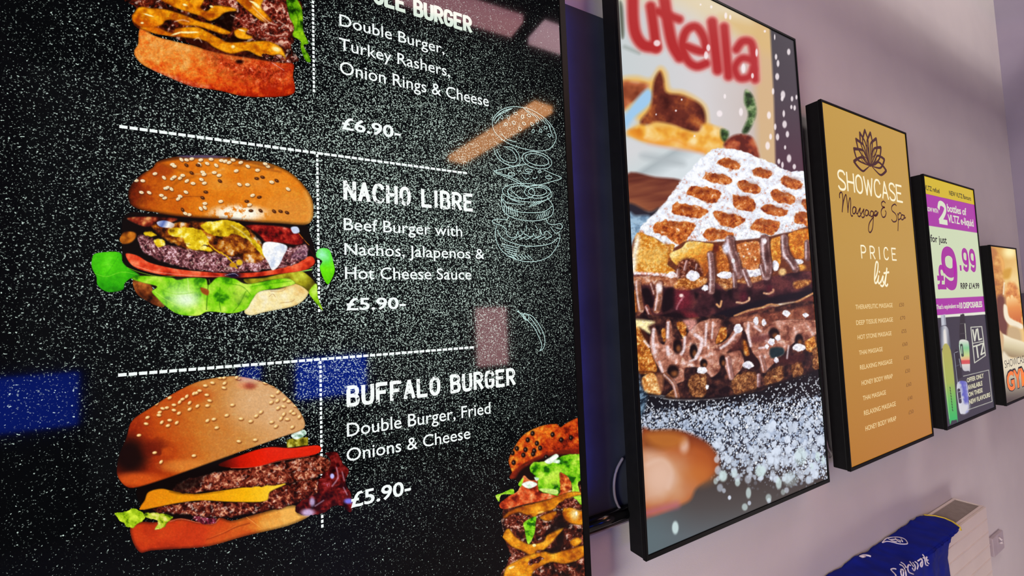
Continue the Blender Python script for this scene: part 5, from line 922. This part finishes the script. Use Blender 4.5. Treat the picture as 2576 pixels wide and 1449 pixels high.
# shirt lying over the radiator
ZS = ZR+.008; YS = YF-.010
M_blue = noisy('blue_cloth', (4,20,120), (6,26,136), 14, rough=.75, spec=.15)
sh = thing('shirt', 'royal blue sports shirt with yellow trim draped over the radiator', 'shirt', (2.8, (YR+YF)/2, ZR))
e_back = at_z(2322, 1298, ZS); e_front = at_z(2419, 1329, ZS)
px_top = [(2322,1298),(2352,1301),(2380,1308),(2404,1318),(2419,1330)]; px_dn = [(2408,1334),(2394,1343),(2387,1353),(2381,1375),(2379,1400),(2384,1425),(2388,1449),(2394,1480),(2396,1530),(2396,1600)]
edge = []
for i, (x, y) in enumerate(px_top):
    p = at_z(x, y, ZS); p.y = YR-.002+(YS-YR+.002)*i/4; edge.append(Vector((p.x, p.y, ZS+.002)))
for x, y in px_dn: p = at_y(x, y, YS); edge.append(Vector((p.x, YS, min(p.z, ZS-.004))))
rows = []
rs = np.random.RandomState(4)
ne = len(edge); NX = 90; XE = 1.98
dense = []
for i in range(ne-1):
    for k in range(4): dense.append(edge[i].lerp(edge[i+1], k/4))
dense.append(edge[-1]); ne = len(dense)
bm = BM(); grid = []
acc = [0.0]
for i in range(1, ne): acc.append(acc[-1]+math.hypot(dense[i].y-dense[i-1].y, dense[i].z-dense[i-1].z))
gx = np.linspace(0, 1, NX)
for i, e in enumerate(dense):
    row = []
    for k in range(NX):
        X = e.x+(XE-e.x)*gx[k]; top = e.z > ZS-.003
        wr = float(fbm(np.array([X*9+acc[i]*2.0]), np.array([acc[i]*7-X*2.5]), 1, 4, 5)[0])-.5; wr2 = float(fbm(np.array([X*20]), np.array([acc[i]*4+X*3]), 1, 3, 15)[0])-.5
        off = max(0, .012+.045*wr+.015*wr2)*min(1, .15+k/8)
        if top:
            fade = max(0.0, min(1.0, (e.y-YS)/.02)); y = e.y-(1-fade)*off*.6; z = e.z+off*(.7)
        else: y = e.y-off-.002-.03*min(1, (ZS-e.z)/.3)*k/NX; z = e.z+(.7*off if ZS-e.z < .006 else 0)
        row.append(bm.verts.new((X, min(y, YR+.003), z)))
    grid.append(row)
for i in range(ne-1):
    for k in range(NX-1): bm.faces.new((grid[i][k], grid[i+1][k], grid[i+1][k+1], grid[i][k+1]))
body = obj('cloth_body', bm, M_blue, sh, True)
md = body.modifiers.new('thickness', 'SOLIDIFY'); md.thickness = .003; md.offset = 0
hb = BM(); tube(hb, [p+Vector((.001, -.001, .004)) for p in [edge[0].lerp(edge[1], .0)]+edge[:5]+[edge[4]+Vector((-.004, -.006, -.016))]], .0052, 8)
lab(obj('hem_trim', hb, noisy('yellow_trim', (222,196,60), (230,204,74), 40, rough=.7), sh, True), 'yellow hem trim')
def drape(px, py, lift=.004):
    """the point of the cloth seen at a picture position, by casting a ray at the cloth"""
    d = Vector(ratio(px, py)).normalized(); ok, loc, nor, _i = body.ray_cast(Vector((0, 0, CAM_H))-body_off, d)
    if ok: return loc+body_off-d*lift
    return at_y(px, py, YS-.03)
bpy.context.view_layer.update(); body_off = Vector((0, 0, 0))
def cloth_strokes(name, L, s, o, w, m):
    bm = BM()
    for q in L:
        q = np.array(q, float)/s+np.array(o, float)
        if len(q) > 2: q = crom(q, False, 5)
        tube(bm, [drape(a[0], a[1]) for a in q], w, 6)
    return obj(name, bm, m, sh, True)
M_print = mat('white_print', (214,206,220), .6)
s12 = 2576/220
cloth_strokes('lettering', [[(640,840),(560,825),(485,850),(530,910),(600,980),(630,1040),(600,1080)],[(780,850),(830,850),(850,920),(850,1010),(830,1060),(790,1010),(775,920),(780,850)],[(740,700),(830,750),(890,840),(920,950),(930,1060)],[(780,640),(870,700),(930,790)],[(1070,740),(1010,710),(980,780),(985,870),(1030,940),(1140,985)],
    [(1040,620),(1090,690),(1140,760)],[(1130,650),(1190,740),(1190,830),(1160,880),(1110,810)],[(1190,620),(1250,660),(1280,740),(1250,840)],[(1270,600),(1330,560),(1380,530),(1410,640),(1400,740),(1370,770),(1350,700),(1390,620)],[(1420,410),(1470,500),(1490,620),(1510,710),(1570,730)],[(1430,510),(1500,500)],[(1540,470),(1525,560),(1560,640),(1600,680)],[(1540,570),(1580,570)]], s12, (2200,1360), .0030, M_print)
c3 = 2576/526
cloth_strokes('badge', [[(830,710),(880,660),(950,645),(1040,645),(1110,670),(1140,715),(1120,728),(1040,725),(960,705),(890,695),(830,710)],[(900,660),(960,690),(1010,700)],[(990,655),(1020,690),(1060,705)],[(1060,660),(1080,700)],[(930,675),(1000,670),(1060,690)]], c3, (2050,1220), .0026, M_print)
cloth_strokes('side_mark', [[(555,885),(600,868),(650,870),(690,882)],[(570,890),(620,880)]], c3, (2050,1220), .005, M_print)

# switch plate by the radiator
q = [at_y(x, y, YW-.02) for x, y in ((2497,1356),(2523,1334),(2529,1377),(2502,1403))]
x0, x1 = q[0].x, q[1].x; z1 = (q[0].z+q[1].z)/2; z0 = (q[2].z+q[3].z)/2
sw = thing('wall_switch', 'small grey white switch box low on the wall right of radiator', 'switch', ((x0+x1)/2, YW, z0))
obj('back_box', box_bm(x0, x1, YW-.02, YW, z0, z1, bevel=.004), noisy('grey_white_plastic', (178,164,170), (184,170,176), 20, rough=.4), sw)
kb = BM(); cx = x0+(x1-x0)*.55; cz = z0+(z1-z0)*.66; tube(kb, [(cx, YW-.02, cz+.02), (cx, YW-.035, cz+.008), (cx, YW-.036, cz-.010), (cx, YW-.02, cz-.02)], .007, 10)
obj('lever', kb, mat('pale_plastic', (214,202,206), .35), sw, True)
# bar added out of view to cast the shade band on the wall
def light_blocker():
    t = thing('added_shade_bar', 'long grey bar added under the ceiling to cast a shade band on the wall', 'light_blocker', (4.0, .6, 4.72))
    obj('bar', box_bm(1.6, XC-.05,   .50, .70, 4.65, 4.79, bevel=.006), mat('grey_bar', (120,116,122), .5), t)
    for x in (2.2, 3.4, 4.6):
        hb = BM(); tube(hb, [(x, .6, 4.79), (x, .6, ZT)], .006, 8); obj('hanger', hb, M_steel, t)
light_blocker()
# dark box past the last screen
p = at_y(2568, 737, 1.0)
wb = thing('wall_cabinet', 'dark grey cabinet on the wall at the far right by the corner', 'cabinet', (p.x+.12, YW, 1.3))
xb = at_y(2567, 740, YW-.02).x
obj('body', box_bm(xb, XC-.02, YW-.16, YW, p.z-.9, at_y(2567, 738, YW-.16).z, bevel=.004), noisy('slate_paint', (70,62,78), (76,68,84), 10, rough=.5), wb)
obj('door', box_bm(xb+.01, XC-.03, YW-.175, YW-.16, p.z-.88, at_y(2567, 738, YW-.16).z-.02, bevel=.003), noisy('slate_door', (64,58,72), (68,62,76), 10, rough=.5), wb)

# ================================================================ things across the room, seen mirrored in the menu screen
def mirrored(px, py, yo):
    v = at_y(px, py, 2*SCR-yo); return Vector((v.x, yo, v.z))
def sign(label, px0, py0, px1, py1, yo, rgb, s, name='lit_counter', cat='counter'):
    a = mirrored(px0, py0, yo); b = mirrored(px1, py1, yo); x0, x1 = sorted((a.x, b.x)); z0, z1 = sorted((a.z, b.z))
    t = thing(name, label, cat, ((x0+x1)/2, yo-.04, 0))
    obj('casing', box_bm(x0-.03, x1+.03, yo-.3, yo-.012, 0, z1+.03, bevel=.01), M_black, t)
    obj('face', box_bm(x0, x1, yo-.012, yo, z0, z1, bevel=.004), mat('lit_face', (10,10,10), .4, emit=rgb, emit_s=s), t)
    return t
YO = -5.0
sign('wide blue lit counter across the room, left one in the reflection', -150, 962, 195, 1068, YO, (0,46,190), 12)
sign('blue lit counter across the room, right one in the reflection', 745, 905, 922, 985, YO, (0,60,230), 13)
sign('small blue lit counter across the room, between the other two', 605, 925, 655, 955, YO, (0,50,210), 12)
sign('pink lit poster case across the room mirrored in menu screen', 1197, 775, 1278, 915, YO, (226,166,170), 15, 'poster_case', 'poster')
def batten(label, e0, e1, zrel, r, rgb, s, px_gap=None):
    """a straight glowing bar hung from the ceiling; both ends given by where the menu screen mirrors them"""
    P = []
    for px, py in (e0, e1):
        d = ratio(px, py); k = zrel/d[2]; P.append(Vector((d[0]*k, 2*SCR-d[1]*k, CAM_H+zrel)))
    t = thing('glowing_batten', label, 'lamp', tuple((P[0]+P[1])/2))
    ax = (P[1]-P[0]).normalized(); side = Vector((-ax.y, ax.x, 0))*r
    bm = BM(); lo = [P[0]-side, P[1]-side, P[1]+side, P[0]+side]
    v = [bm.verts.new(p) for p in lo]+[bm.verts.new(p+Vector((0,0,.05))) for p in lo]
    for q in ((0,1,2,3),(7,6,5,4),(0,4,5,1),(1,5,6,2),(2,6,7,3),(3,7,4,0)): bm.faces.new([v[i] for i in q])
    obj('diffuser', bm, mat('lit_diffuser', (200,200,200), .5, emit=rgb, emit_s=s), t)
    hb = BM()
    for f in (.2, .8):
        p = P[0].lerp(P[1], f); tube(hb, [p+Vector((0,0,.05)), Vector((p.x, p.y, ZT))], .006, 8)
    obj('hanger', hb, M_black, t); return t
batten('long orange batten lamp hung from the ceiling', (1148,408), (1368,277), 1.5, .085, (255,176,112), 22)
batten('long pink ceiling beam given its own glow, parallel to the wall', (1000,-18), (1300,75), 2.0, .09, (255,176,190), 9)  # lit ceiling beam; the light on it is put in as glow
batten('short pale beam given its own glow, in line with the pink one', (1350,90), (1500,140), 2.0, .11, (255,205,220), 11)
